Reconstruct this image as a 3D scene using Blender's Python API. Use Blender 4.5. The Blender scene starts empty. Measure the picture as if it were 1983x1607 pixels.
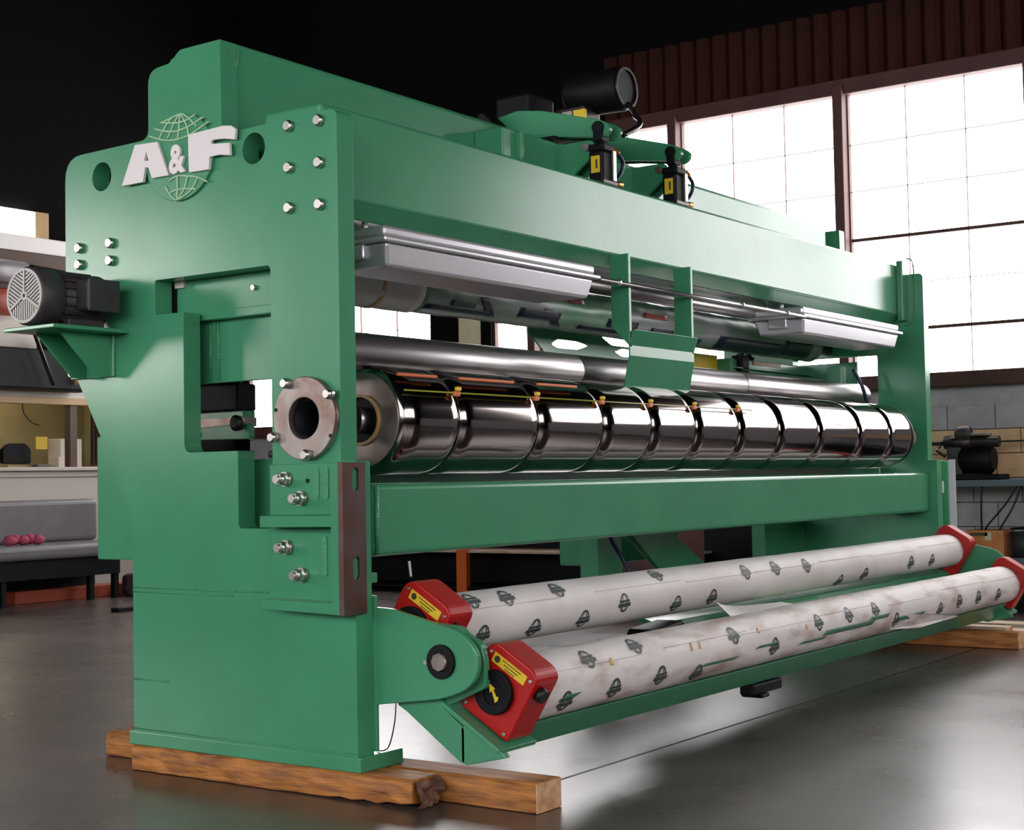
import bpy, bmesh, math, random
from mathutils import Vector, Matrix
random.seed(7)
SC = bpy.context.scene
COL = SC.collection

# ------------------------------------------------------------------ camera
cam_d = bpy.data.cameras.new('camera')
cam = bpy.data.objects.new('camera', cam_d)
COL.objects.link(cam)
cam_d.sensor_width = 36.0
cam_d.lens = 2911.0 / 1983.0 * 36.0
cam_d.clip_start = 0.05
cam_d.clip_end = 100
M = Matrix(((0.579074, -0.0236557, -0.8149314),
            (-0.8150657, -0.0394273, -0.5780254),
            (-0.0184570, 0.9989424, -0.0421123))).to_4x4()
M.translation = Vector((-3.925898, -3.456036, 1.1))
cam.matrix_world = M
SC.camera = cam

# ------------------------------------------------------------------ world, exposure
W = bpy.data.worlds.new('world')
SC.world = W
W.use_nodes = True
W.node_tree.nodes['Background'].inputs[0].default_value = (0.75, 0.82, 0.9, 1)
W.node_tree.nodes['Background'].inputs[1].default_value = 0.5
SC.view_settings.view_transform = 'Standard'
SC.view_settings.look = 'None'
SC.view_settings.exposure = 0.0
SC.view_settings.gamma = 1.0
SC.view_settings.use_curve_mapping = False

E_FAR = 8.0      # daylight in the panes of the far window wall
E_BACK = 14.0     # daylight in the high window of the back wall
E_FILL_LEFT = 8.0     # fill light in added, unseen windows behind the photographer

E_FILL_FRONT = 5.5    # fill light in added, unseen windows of the front wall, behind the photographer's right


# ------------------------------------------------------------------ materials
def lin(c):
    return tuple(((v / 255.0) / 12.92 if v / 255.0 <= 0.04045 else ((v / 255.0 + 0.055) / 1.055) ** 2.4) for v in c) + (1.0,)


def mat(name, rgb, rough=0.5, metal=0.0, noise=0.0, nscale=6.0, bump=0.0, bscale=40.0, spec=0.5, coat=0.0,
        stretch=(1, 1, 1), rgb2=None, lo=0.35, hi=0.65):
    m = bpy.data.materials.new(name)
    m.use_nodes = True
    nt = m.node_tree
    b = nt.nodes['Principled BSDF']
    base = lin(rgb)
    b.inputs['Base Color'].default_value = base
    b.inputs['Roughness'].default_value = rough
    b.inputs['Metallic'].default_value = metal
    b.inputs['Specular IOR Level'].default_value = spec
    b.inputs['Coat Weight'].default_value = coat
    tc = nt.nodes.new('ShaderNodeTexCoord')
    mp = nt.nodes.new('ShaderNodeMapping')
    mp.inputs['Scale'].default_value = stretch
    nt.links.new(tc.outputs['Object'], mp.inputs[0])
    if noise > 0 or rgb2:
        n = nt.nodes.new('ShaderNodeTexNoise')
        n.inputs['Scale'].default_value = nscale
        n.inputs['Detail'].default_value = 6
        nt.links.new(mp.outputs[0], n.inputs['Vector'])
        r = nt.nodes.new('ShaderNodeValToRGB')
        r.color_ramp.elements[0].position = lo
        r.color_ramp.elements[1].position = hi
        if rgb2:
            c0, c1 = base, lin(rgb2)
        else:
            c0 = tuple(v * (1 - noise) for v in base[:3]) + (1,)
            c1 = tuple(min(1, v * (1 + noise)) for v in base[:3]) + (1,)
        r.color_ramp.elements[0].color = c0
        r.color_ramp.elements[1].color = c1
        nt.links.new(n.outputs['Fac'], r.inputs[0])
        nt.links.new(r.outputs[0], b.inputs['Base Color'])
    if bump > 0:
        n2 = nt.nodes.new('ShaderNodeTexNoise')
        n2.inputs['Scale'].default_value = bscale
        n2.inputs['Detail'].default_value = 4
        nt.links.new(mp.outputs[0], n2.inputs['Vector'])
        bp = nt.nodes.new('ShaderNodeBump')
        bp.inputs['Strength'].default_value = bump
        bp.inputs['Distance'].default_value = 0.01
        nt.links.new(n2.outputs['Fac'], bp.inputs['Height'])
        nt.links.new(bp.outputs[0], b.inputs['Normal'])
    return m


def emit(name, rgb, s):
    m = bpy.data.materials.new(name)
    m.use_nodes = True
    nt = m.node_tree
    nt.nodes.clear()
    e = nt.nodes.new('ShaderNodeEmission')
    e.inputs[0].default_value = lin(rgb)
    e.inputs[1].default_value = s
    o = nt.nodes.new('ShaderNodeOutputMaterial')
    nt.links.new(e.outputs[0], o.inputs[0])
    return m


GREEN = mat('green_paint', (66, 140, 102), 0.22, noise=0.06, nscale=3, bump=0.02, bscale=60)
WELD = mat('green_weld', (66, 146, 104), 0.2, bump=0.7, bscale=120)
STEEL = mat('brushed_steel', (176, 172, 172), 0.33, 1.0, noise=0.12, nscale=5, stretch=(0.3, 1, 1), bump=0.03, bscale=30)
CHROME = mat('chrome', (146, 138, 136), 0.10, 1.0)
DARKSTEEL = mat('dark_steel', (60, 55, 55), 0.35, 0.8)
RAWSTEEL = mat('raw_machined_steel', (150, 140, 136), 0.38, 0.7, rgb2=(118, 92, 80), nscale=9, lo=0.4, hi=0.7)
RUSTPLATE = mat('brown_scaled_steel', (92, 76, 76), 0.42, 0.5, rgb2=(88, 54, 40), nscale=8, lo=0.4, hi=0.7)
BOLT = mat('zinc_bolt', (205, 200, 195), 0.28, 1.0)
BLACK = mat('black_enamel', (9, 10, 13), 0.55, spec=0.2)
RUBBER = mat('black_rubber', (12, 12, 13), 0.5)
MOTOR = mat('charcoal_casting', (52, 46, 50), 0.5, noise=0.15, nscale=12)
GRILLE = mat('grey_grille', (165, 160, 156), 0.45, 0.2)
ALU = mat('silver_enclosure', (200, 198, 204), 0.3, 0.6, noise=0.06, nscale=4, stretch=(0.3, 2, 2))
RED = mat('red_enamel', (172, 18, 16), 0.36, spec=0.4)
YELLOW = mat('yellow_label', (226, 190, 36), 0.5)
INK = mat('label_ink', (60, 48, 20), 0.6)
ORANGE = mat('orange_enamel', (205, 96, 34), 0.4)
YELREFLECT = mat('yellow_green_rod', (150, 150, 40), 0.4)
WHITE = mat('white_logo_enamel', (226, 216, 216), 0.4)
PALEGREEN = mat('pale_green_line', (160, 196, 156), 0.5)
PAPER = mat('white_wrapping_paper', (226, 220, 220), 0.55, rgb2=(204, 196, 194), nscale=3.5, bump=0.35, bscale=7, lo=0.35, hi=0.75)
PAPERDIRTY = mat('soiled_wrapping_paper', (226, 219, 217), 0.55, rgb2=(158, 122, 106), nscale=4.5, bump=0.5, bscale=7, lo=0.48, hi=0.74, stretch=(0.7, 2.2, 2.2))
MARK = mat('printed_ink', (52, 66, 64), 0.6)
MARKGREEN = mat('green_smear', (58, 110, 84), 0.6)
FILM = mat('green_grey_film', (104, 160, 122), 0.3, rgb2=(164, 164, 168), nscale=3, bump=0.3, bscale=10)
FILMBLUE = mat('dark_blue_tape', (30, 40, 58), 0.35)
TAPE = mat('tan_tape', (176, 142, 92), 0.4)
WOOD = mat('oak_timber', (190, 122, 56), 0.6, rgb2=(112, 64, 32), nscale=5, stretch=(6, 1.2, 9), bump=0.4, bscale=14, lo=0.35, hi=0.72)
WOODEND = mat('timber_end_grain', (212, 172, 132), 0.7, rgb2=(182, 128, 88), nscale=20)
WOODDARK = mat('broken_timber_end', (84, 56, 46), 0.8, rgb2=(120, 84, 64), nscale=22, bump=0.8, bscale=30)
PALEWOOD = mat('pale_plank', (196, 176, 156), 0.7, rgb2=(160, 132, 108), nscale=6, stretch=(5, 1, 5))
HOSE = mat('navy_hose', (20, 28, 58), 0.35)
CABLE = mat('black_cable', (18, 16, 20), 0.5)
BRASS = mat('brass_fitting', (196, 130, 52), 0.3, 0.9)
RUSTSTEEL = mat('rust_red_column', (74, 38, 34), 0.6, noise=0.2, nscale=3)
SIDING = mat('rust_brown_siding', (56, 25, 17), 0.8, spec=0.2, noise=0.2, nscale=2)
CEIL = mat('black_ceiling', (4, 5, 5), 0.95, spec=0.1)
BLOCKGREY = mat('grey_painted_block', (172, 166, 172), 0.7, noise=0.08, nscale=9, bump=0.3, bscale=60)
BLOCKTAN = mat('tan_painted_block', (222, 182, 142), 0.7, noise=0.1, nscale=9, bump=0.3, bscale=60)
DARKWALL = mat('dark_wall', (11, 10, 10), 0.95, spec=0.1)
BENCH = mat('blue_grey_bench', (92, 98, 114), 0.5)
CRATE = mat('orange_brown_crate', (190, 108, 56), 0.6, rgb2=(206, 140, 84), nscale=8)
CREAM = mat('cream_panel', (206, 196, 164), 0.6, noise=0.05)
OFFWHITE = mat('off_white_wall', (196, 188, 178), 0.6)
OFFICEWALL = mat('yellow_office_wall', (160, 150, 116), 0.7, noise=0.1, nscale=3)
SOFA = mat('grey_vinyl', (112, 108, 112), 0.42, noise=0.08, nscale=5)
BROWN = mat('brown_post', (78, 56, 44), 0.6)
REDBEAM = mat('red_oxide_beam', (150, 58, 34), 0.6)
CLOTH = mat('pink_rag', (168, 66, 92), 0.8)
DAY = emit('daylight_pane', (255, 252, 252), E_FAR)
DAYB = emit('daylight_high_window', (255, 250, 245), E_BACK)
FILL_FRONT = emit('daylight_front_window', (255, 250, 248), E_FILL_FRONT)
FILL_LEFT = emit('daylight_rear_window', (250, 252, 255), E_FILL_LEFT)
LAMP = emit('office_lamp', (255, 214, 140), 14.0)


def floor_mat():
    m = mat('polished_concrete', (112, 102, 100), 0.2)
    nt = m.node_tree
    b = nt.nodes['Principled BSDF']
    tc = nt.nodes['Texture Coordinate']
    n = nt.nodes.new('ShaderNodeTexNoise')
    n.inputs['Scale'].default_value = 0.9
    n.inputs['Detail'].default_value = 9
    n.inputs['Roughness'].default_value = 0.65
    nt.links.new(tc.outputs['Object'], n.inputs['Vector'])
    r = nt.nodes.new('ShaderNodeValToRGB')
    r.color_ramp.elements[0].position = 0.33
    r.color_ramp.elements[0].color = lin((44, 36, 33))
    r.color_ramp.elements[1].position = 0.68
    r.color_ramp.elements[1].color = lin((92, 80, 76))
    nt.links.new(n.outputs['Fac'], r.inputs[0])
    nt.links.new(r.outputs[0], b.inputs['Base Color'])
    n2 = nt.nodes.new('ShaderNodeTexNoise')
    n2.inputs['Scale'].default_value = 2.6
    n2.inputs['Detail'].default_value = 8
    nt.links.new(tc.outputs['Object'], n2.inputs['Vector'])
    mr = nt.nodes.new('ShaderNodeMapRange')
    mr.inputs['To Min'].default_value = 0.2
    mr.inputs['To Max'].default_value = 0.38
    b.inputs['Specular IOR Level'].default_value = 0.85
    nt.links.new(n2.outputs['Fac'], mr.inputs[0])
    nt.links.new(mr.outputs[0], b.inputs['Roughness'])
    bp = nt.nodes.new('ShaderNodeBump')
    bp.inputs['Strength'].default_value = 0.06
    bp.inputs['Distance'].default_value = 0.01
    nt.links.new(n2.outputs['Fac'], bp.inputs['Height'])
    nt.links.new(bp.outputs[0], b.inputs['Normal'])
    return m


FLOOR = floor_mat()


# ------------------------------------------------------------------ geometry helpers
class MB:
    def __init__(self):
        self.bm = bmesh.new()

    def box(self, x0, x1, y0, y1, z0, z1, mx=None):
        vs = [self.bm.verts.new((x, y, z)) for z in (z0, z1) for y in (y0, y1) for x in (x0, x1)]
        for f in ((0, 2, 3, 1), (4, 5, 7, 6), (0, 1, 5, 4), (2, 6, 7, 3), (0, 4, 6, 2), (1, 3, 7, 5)):
            self.bm.faces.new([vs[i] for i in f])
        if mx:
            for v in vs:
                v.co = mx @ v.co
        return self

    def prism(self, outer, a0, a1, axis='x', holes=(), mx=None):
        """2-D outline extruded along an axis; for x the outline is (y,z), for y it is (x,z), for z it is (x,y)."""
        def p3(p, a):
            if axis == 'x':
                return Vector((a, p[0], p[1]))
            if axis == 'y':
                return Vector((p[0], a, p[1]))
            return Vector((p[0], p[1], a))
        tmp = bmesh.new()
        edges = []
        for loop in [outer] + list(holes):
            vs = [tmp.verts.new(p3(p, a0)) for p in loop]
            for i in range(len(vs)):
                edges.append(tmp.edges.new((vs[i], vs[(i + 1) % len(vs)])))
        if holes:
            bmesh.ops.triangle_fill(tmp, use_beauty=True, use_dissolve=False, edges=edges)
        else:
            tmp.faces.new(list(tmp.verts))
        res = bmesh.ops.extrude_face_region(tmp, geom=list(tmp.faces))
        d = p3((0, 0), a1) - p3((0, 0), a0)
        nv = [g for g in res['geom'] if isinstance(g, bmesh.types.BMVert)]
        bmesh.ops.translate(tmp, vec=d, verts=nv)
        bmesh.ops.recalc_face_normals(tmp, faces=list(tmp.faces))
        if mx:
            bmesh.ops.transform(tmp, matrix=mx, verts=list(tmp.verts))
        self._join(tmp)
        return self

    def _join(self, tmp):
        me = bpy.data.meshes.new('tmp')
        tmp.to_mesh(me)
        tmp.free()
        self.bm.from_mesh(me)
        bpy.data.meshes.remove(me)

    def lathe(self, prof, p0, d, n=32, cap0=True, cap1=True, wob=None):
        """prof: list of (distance along d from p0, radius)."""
        p0 = Vector(p0)
        d = Vector(d).normalized()
        u = d.orthogonal().normalized()
        if abs(d.x) > 0.99:
            u = Vector((0, -1, 0))
        w = d.cross(u)
        rings = []
        for (t, r) in prof:
            ring = []
            for i in range(n):
                a = 2 * math.pi * i / n
                rr = r if wob is None else r * wob(t, a)
                ring.append(self.bm.verts.new(p0 + d * t + u * (math.cos(a) * rr) + w * (math.sin(a) * rr)))
            rings.append(ring)
        for k in range(len(rings) - 1):
            for i in range(n):
                j = (i + 1) % n
                f = self.bm.faces.new((rings[k][i], rings[k][j], rings[k + 1][j], rings[k + 1][i]))
                f.smooth = True
        if cap0:
            self.bm.faces.new(list(reversed(rings[0])))
        if cap1:
            self.bm.faces.new(rings[-1])
        return self

    def cyl(self, p0, p1, r, n=24, r1=None):
        p0 = Vector(p0)
        p1 = Vector(p1)
        L = (p1 - p0).length
        return self.lathe([(0, r), (L, r if r1 is None else r1)], p0, p1 - p0, n)

    def ringc(self, p0, d, L, r0, r1, n=40):
        """hollow ring from inner radius r0 to outer r1, length L"""
        p0 = Vector(p0)
        d = Vector(d).normalized()
        u = Vector((0, -1, 0)) if abs(d.x) > 0.99 else d.orthogonal().normalized()
        w = d.cross(u)
        R = []
        for (t, r) in ((0, r0), (0, r1), (L, r1), (L, r0)):
            R.append([self.bm.verts.new(p0 + d * t + u * (math.cos(2 * math.pi * i / n) * r) + w * (math.sin(2 * math.pi * i / n) * r)) for i in range(n)])
        for k in range(4):
            for i in range(n):
                j = (i + 1) % n
                f = self.bm.faces.new((R[k][i], R[k][j], R[(k + 1) % 4][j], R[(k + 1) % 4][i]))
                f.smooth = k in (1, 3)
        return self

    def tube(self, pts, r, n=10):
        pts = [Vector(p) for p in pts]
        rings = []
        for i, p in enumerate(pts):
            a = pts[max(0, i - 1)]
            b = pts[min(len(pts) - 1, i + 1)]
            d = (b - a).normalized()
            u = d.cross(Vector((0.13, 0.31, 0.94))).normalized()
            w = d.cross(u)
            rings.append([self.bm.verts.new(p + u * (math.cos(2 * math.pi * k / n) * r) + w * (math.sin(2 * math.pi * k / n) * r)) for k in range(n)])
        for q in range(len(rings) - 1):
            for k in range(n):
                j = (k + 1) % n
                f = self.bm.faces.new((rings[q][k], rings[q][j], rings[q + 1][j], rings[q + 1][k]))
                f.smooth = True
        self.bm.faces.new(list(reversed(rings[0])))
        self.bm.faces.new(rings[-1])
        return self

    def hexa(self, p0, d, L, r, n=6):
        p0 = Vector(p0)
        return self.lathe([(0, r), (L * 0.8, r), (L, r * 0.85)], p0, d, n)


def smooth_path(pts, k=6):
    """Catmull-Rom through the points"""
    P = [Vector(p) for p in pts]
    out = []
    for i in range(len(P) - 1):
        a = P[max(0, i - 1)]
        b = P[i]
        c = P[i + 1]
        d = P[min(len(P) - 1, i + 2)]
        for s in range(k):
            t = s / k
            out.append(0.5 * ((2 * b) + (c - a) * t + (2 * a - 5 * b + 4 * c - d) * t * t + (3 * b - a - 3 * c + d) * t ** 3))
    out.append(P[-1])
    return out


def rounded(poly, r, k=5, only=None):
    out = []
    n = len(poly)
    for i in range(n):
        p = Vector(poly[i]).to_2d()
        rr = r if only is None else only.get(i, 0)
        if rr <= 0:
            out.append((p.x, p.y))
            continue
        a = Vector(poly[i - 1]).to_2d()
        b = Vector(poly[(i + 1) % n]).to_2d()
        da = (a - p)
        db = (b - p)
        rr = min(rr, da.length * 0.49, db.length * 0.49)
        q0 = p + da.normalized() * rr
        q1 = p + db.normalized() * rr
        for s in range(k + 1):
            t = s / k
            q = q0 * (1 - t) ** 2 + p * 2 * t * (1 - t) + q1 * t * t
            out.append((q.x, q.y))
    return out


def circle(cx, cy, r, n=28):
    return [(cx + r * math.cos(2 * math.pi * i / n), cy + r * math.sin(2 * math.pi * i / n)) for i in range(n)]


def world_origin(o):
    v = Vector(o.location)
    while o.parent:
        o = o.parent
        v += Vector(o.location)
    return v


def obj(name, mb, m, parent=None, bevel=0.0, label=None, kind=None, seg=2):
    """links mb (built in world coordinates) as one mesh object"""
    bm = mb.bm
    if not parent:
        xs = [v.co for v in bm.verts]
        org = Vector(((min(c.x for c in xs) + max(c.x for c in xs)) / 2, (min(c.y for c in xs) + max(c.y for c in xs)) / 2, min(c.z for c in xs)))
    else:
        org = world_origin(parent)
    bmesh.ops.translate(bm, vec=-org, verts=list(bm.verts))
    bmesh.ops.recalc_face_normals(bm, faces=list(bm.faces))
    me = bpy.data.meshes.new(name)
    bm.to_mesh(me)
    bm.free()
    me.materials.append(m)
    o = bpy.data.objects.new(name, me)
    COL.objects.link(o)
    if parent:
        o.parent = parent
    else:
        o.location = org
    if bevel > 0:
        b = o.modifiers.new('bevel', 'BEVEL')
        b.width = bevel
        b.segments = seg
        b.limit_method = 'ANGLE'
        b.angle_limit = math.radians(40)
        b.harden_normals = False
    if label:
        o['label'] = label
    if kind:
        o['kind'] = kind
    return o


def tag(o, label, cat, group=None):
    o['label'] = label
    o['category'] = cat
    if group:
        o['group'] = group
    return o


def thing(name, loc, label, cat, group=None):
    o = bpy.data.objects.new(name, None)
    o.empty_display_size = 0.1
    COL.objects.link(o)
    o.location = loc
    return tag(o, label, cat, group)


def struct(name, mb, m, bevel=0.0):
    o = obj(name, mb, m, None, bevel)
    o['kind'] = 'structure'
    return o


def clone(o, name, delta, parent=None):
    c = o.copy()
    c.name = name
    COL.objects.link(c)
    if parent:
        c.parent = parent
    c.location = Vector(o.location) + Vector(delta)
    return c


# ------------------------------------------------------------------ room shell
XF, YB, XL, YF, ZC = 8.5, 9.2, -10.0, -10.0, 7.0
struct('floor', MB().box(XL, XF + 0.3, YF, YB + 2.2, -0.2, 0), FLOOR)
struct('ceiling', MB().box(XL, XF + 0.3, YF, YB + 0.3, ZC, ZC + 0.2), CEIL)
wr = struct('wall_right', MB().box(XF + 0.12, XF + 0.3, YF, YB + 0.3, 0, 1.83), BLOCKGREY)
struct('wall_right_upper', MB().box(XF + 0.12, XF + 0.3, YF, YB + 0.3, 4.5, ZC), DARKWALL)
struct('wall_front', MB().box(XL, XF + 0.3, YF - 0.2, YF, 0, ZC), DARKWALL)
struct('wall_left', MB().box(XL - 0.2, XL, YF, YB + 0.3, 0, 2.0).box(XL - 0.2, XL, YF, YB + 0.3, 4.6, ZC), DARKWALL)

# painted blocks of the right wall (visible stretch)
blk = None
for r in range(8):
    z0 = 0.02 + r * 0.203
    for c in range(9):
        y0 = 1.9 - c * 0.405 - (0.2 if r % 2 else 0)
        mm = BLOCKTAN if r in (5, 6) else BLOCKGREY
        if blk is None or (r in (5, 6)) != (blk[1] is BLOCKTAN):
            pass
        mb = MB().box(XF + 0.06 + random.random() * 0.004, XF + 0.12, y0 - 0.398, y0, z0, z0 + 0.197)
        obj('concrete_block', mb, mm, wr, 0.004)

# steel siding sheets above the windows
wu = bpy.data.objects['wall_right_upper']
mb = MB().prism([(XF + 0.12, 0.0), (XF + 0.12, 0.165), (XF + 0.09, 0.155), (XF + 0.05, 0.12), (XF + 0.05, 0.045), (XF + 0.09, 0.01)], 4.56, 5.2, 'z')
first = obj('siding_panel', mb, SIDING, wu)
for k in range(-9, 25):
    if k == 0:
        continue
    clone(first, 'siding_panel', (0, k * 0.17, 0), wu)

struct('wall_right_front', MB().box(XF + 0.12, XF + 0.3, YF, -4.9, 1.83, 4.5), DARKWALL)
struct('trim_1', MB().box(XF - 0.04, XF + 0.12, YF, YB, 4.42, 4.56), RUSTSTEEL, 0.01)      # header
struct('trim_2', MB().box(XF - 0.06, XF + 0.12, YF, 7.9, 1.80, 1.926).box(XF - 0.06, XF + 0.12, 7.9, YB, 1.62, 1.74), RUSTSTEEL, 0.01)      # sill

ROWS = [1.926, 2.32, 2.72, 3.13, 3.56, 3.975, 4.42]
# window bays between the columns: (y0, y1, columns, thick transoms)
bays = [(0.14, 1.69, 3, (1, 3)), (1.79, 3.35, 3, ()), (3.45, 5.0, 3, ()), (6.38, 7.92, 3, ()), (7.98, 9.1, 2, ()), (5.10, 5.57, 1, ())]
y = 0.085
for k in range(3):
    y1 = y - 0.05
    bays.append((y1 - 1.555, y1, 3, (1, 3)))
    y -= 1.655
wn = 0
for (y0, y1, nc, thick) in bays:
    wn += 1
    w = bpy.data.objects.new('window_%d' % wn, None)
    COL.objects.link(w)
    w.location = (XF + 0.05, y0, ROWS[0])
    w['kind'] = 'structure'
    fr = MB()
    fr.box(XF + 0.02, XF + 0.1, y0 - 0.02, y0 + 0.006, ROWS[0], 4.42).box(XF + 0.02, XF + 0.1, y1 - 0.006, y1 + 0.02, ROWS[0], 4.42)
    obj('window_frame', fr, RUSTSTEEL, w)
    for c in range(1, nc):
        yy = y0 + (y1 - y0) * c / nc
        obj('muntin', MB().box(XF + 0.045, XF + 0.07, yy - 0.002, yy + 0.002, ROWS[0], 4.42), RUSTSTEEL, w)
    for r in range(1, 6):
        t = 0.014 if r in thick else 0.002
        obj('transom', MB().box(XF + 0.04, XF + 0.07, y0, y1, ROWS[r] - t, ROWS[r] + t), RUSTSTEEL, w)
    for c in range(nc):
        for r in range(6):
            ya = y0 + (y1 - y0) * c / nc
            yb = y0 + (y1 - y0) * (c + 1) / nc
            obj('pane', MB().box(XF + 0.075, XF + 0.08, ya, yb, ROWS[r], ROWS[r + 1]), DAY, w)
obj('pane', MB().box(XF + 0.075, XF + 0.08, 7.98, 9.1, 1.74, 1.926), DAY, bpy.data.objects['window_5'])
# columns of the window wall
for i, yy in enumerate([1.74, 3.40, 5.05] + [0.085 - 1.655 * k for k in range(4)]):
    struct('trim_%d' % (10 + i), MB().box(XF - 0.09, XF + 0.12, yy - 0.045, yy + 0.045, 0 if yy > 2 else 1.926, 4.5), RUSTSTEEL, 0.008)
struct('trim_3', MB().box(XF - 0.02, XF + 0.12, 6.02, 6.38, 1.926, 4.42), DARKWALL)
struct('trim_4', MB().box(XF - 0.02, XF + 0.12, 5.59, 5.72, 1.926, 4.42).box(XF + 0.02, XF + 0.1, 5.72, 6.02, 3.1, 4.42), DARKWALL)
struct('trim_5', MB().box(XF, XF + 0.1, 5.72, 6.02, 1.926, 3.1), CREAM)
struct('trim_6', MB().box(XF - 0.02, XF + 0.12, 7.92, 7.98, 1.926, 4.42), RUSTSTEEL)

# unseen windows added for fill light in the wall behind the photographer
for k in range(7):
    y0 = -8.5 + k * 2.3
    w = bpy.data.objects.new('window_%d' % (20 + k), None)
    COL.objects.link(w)
    w.location = (XL, y0, 2.0)
    w['kind'] = 'structure'
    obj('window_frame', MB().box(XL - 0.1, XL, y0 - 0.1, y0, 2.0, 4.6).box(XL - 0.1, XL, y0 + 2.1, y0 + 2.2, 2.0, 4.6), RUSTSTEEL, w)
    obj('pane', MB().box(XL - 0.08, XL - 0.06, y0, y0 + 2.1, 2.0, 4.6), FILL_LEFT, w)

for k in range(5):  # unseen front-wall windows, added to brighten the front-facing surfaces
    x0 = -8.5 + k * 2.4
    w = bpy.data.objects.new('window_%d' % (30 + k), None)
    COL.objects.link(w)
    w.location = (x0, YF, 2.0)
    w['kind'] = 'structure'
    obj('window_frame', MB().box(x0 - 0.1, x0, YF, YF + 0.1, 2.0, 4.6).box(x0 + 2.2, x0 + 2.3, YF, YF + 0.1, 2.0, 4.6), RUSTSTEEL, w)
    obj('pane', MB().box(x0, x0 + 2.2, YF + 0.04, YF + 0.06, 2.0, 4.6), FILL_FRONT, w)

# back wall with the office opening (x 4.2..7.2, z 1.29..1.96) and a high window far to the left
OX0, OX1, OZ0, OZ1 = 4.2, 7.6, 1.30, 1.965
HX0, HX1, HZ0, HZ1 = -8.0, -4.4, 2.1, 4.0
bw = MB()
bw.box(XL, HX0, YB, YB + 0.15, 0, ZC).box(HX0, HX1, YB, YB + 0.15, 0, HZ0).box(HX0, HX1, YB, YB + 0.15, HZ1, ZC)
bw.box(HX1, OX0, YB, YB + 0.15, 0, ZC)
bw.box(OX0, OX1, YB, YB + 0.15, 2.5, ZC)
bw.box(OX1, XF + 0.3, YB, YB + 0.15, 0, ZC)
struct('wall_back', bw, DARKWALL)
struct('wall_back_panel', MB().box(OX0, OX1, YB - 0.03, YB + 0.12, 0.0, OZ0 - 0.02).box(OX0, OX1, YB - 0.02, YB + 0.12, OZ1, 3.05), OFFWHITE, 0.004)
w = bpy.data.objects.new('window_40', None)
COL.objects.link(w)
w.location = (HX0, YB, HZ0)
w['kind'] = 'structure'
obj('window_frame', MB().box(-6.25, -6.15, YB - 0.02, YB + 0.12, HZ0, HZ1), RUSTSTEEL, w)
obj('transom', MB().box(HX0, HX1, YB, YB + 0.1, 3.52, 3.60).box(HX0, HX1, YB, YB + 0.1, 2.75, 2.79).box(HX0, HX1, YB, YB + 0.1, 3.74, 3.83), RUSTSTEEL, w)
obj('pane', MB().box(HX0, HX1, YB + 0.08, YB + 0.1, HZ0, HZ1), DAYB, w)
w = bpy.data.objects.new('window_41', None)
COL.objects.link(w)
w.location = (4.4, YB, 3.6)
w['kind'] = 'structure'
obj('pane', MB().box(4.3, 5.58, YB - 0.06, YB - 0.04, 3.6, 3.87), DAY, w)
obj('window_frame', MB().box(5.58, 5.74, YB - 0.08, YB, 3.6, 3.87), TAPE, w)
struct('trim_7', MB().box(4.3, 7.5, YB - 0.14, YB - 0.02, 3.44, 3.6), mat('white_beam', (235, 230, 228), 0.5), 0.01)
struct('trim_8', MB().box(4.3, 7.5, YB - 0.16, YB, 3.05, 3.44), BROWN, 0.01)
# office room behind the opening
struct('wall_office', MB().box(OX0, OX1, 10.9, 11.0, 0.8, 2.6).box(OX0 - 0.1, OX0, YB + 0.15, 11, 0.8, 2.6).box(OX1, OX1 + 0.1, YB + 0.15, 11, 0.8, 2.6), OFFICEWALL)
struct('ceiling_office', MB().box(OX0, OX1, YB + 0.15, 11, 2.5, 2.6), OFFICEWALL)
struct('trim_9', MB().box(OX0, OX1, YB - 0.10, YB + 0.5, 1.262, 1.30).box(OX0, OX1, YB - 0.05, YB + 0.1, 1.2, 1.262), OFFWHITE, 0.006)
for i, xx in enumerate([4.9, 6.02, 7.1]):
    struct('trim_%d' % (60 + i), MB().box(xx, xx + 0.09, YB - 0.04, YB + 0.05, OZ0, OZ1), BROWN, 0.004)
struct('trim_70', MB().box(OX0, OX1, YB - 0.06, YB + 0.04, OZ1 - 0.03, OZ1 + 0.04), TAPE, 0.004)
struct('trim_71', MB().box(4.9, 8.4, 8.55, 8.75, 0.0, 0.12), REDBEAM, 0.008)

# floor joint
struct('trim_72', MB().box(0.3, 8.4, -0.388, -0.374, 0.0, 0.0008), BLACK)

# ------------------------------------------------------------------ the winding machine
G = GREEN
T = 0.085
XA, XB = 5.78, 5.865      # far frame
mc = thing('winding_machine', (0, 0.6, 0.1), 'long green industrial winding machine standing on timbers, with tall slab side frames', 'machine')

outline = rounded([(0.003, 0.15), (0.003, 1.17), (0.062, 1.17), (0.062, 2.415), (0.635, 2.405), (0.64, 2.765), (0.86, 2.765),
                   (0.915, 2.722), (1.04, 2.715), (1.04, 2.445), (1.545, 2.44), (1.545, 1.63), (1.476, 1.531), (1.15, 0.985), (1.15, 0.15)],
                  0, only={3: 0.035, 7: 0.02, 6: 0.015, 8: 0.09, 9: 0.045, 10: 0.1, 11: 0.06, 12: 0.06, 13: 0.05})
opening = rounded([(0.392, 0.935), (0.568, 0.935), (0.568, 1.22), (0.853, 1.22), (0.853, 1.755), (1.01, 1.755), (1.01, 1.89), (0.392, 1.89)],
                  0, only={1: 0.02, 3: 0.035, 6: 0.01, 7: 0.02})


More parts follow.
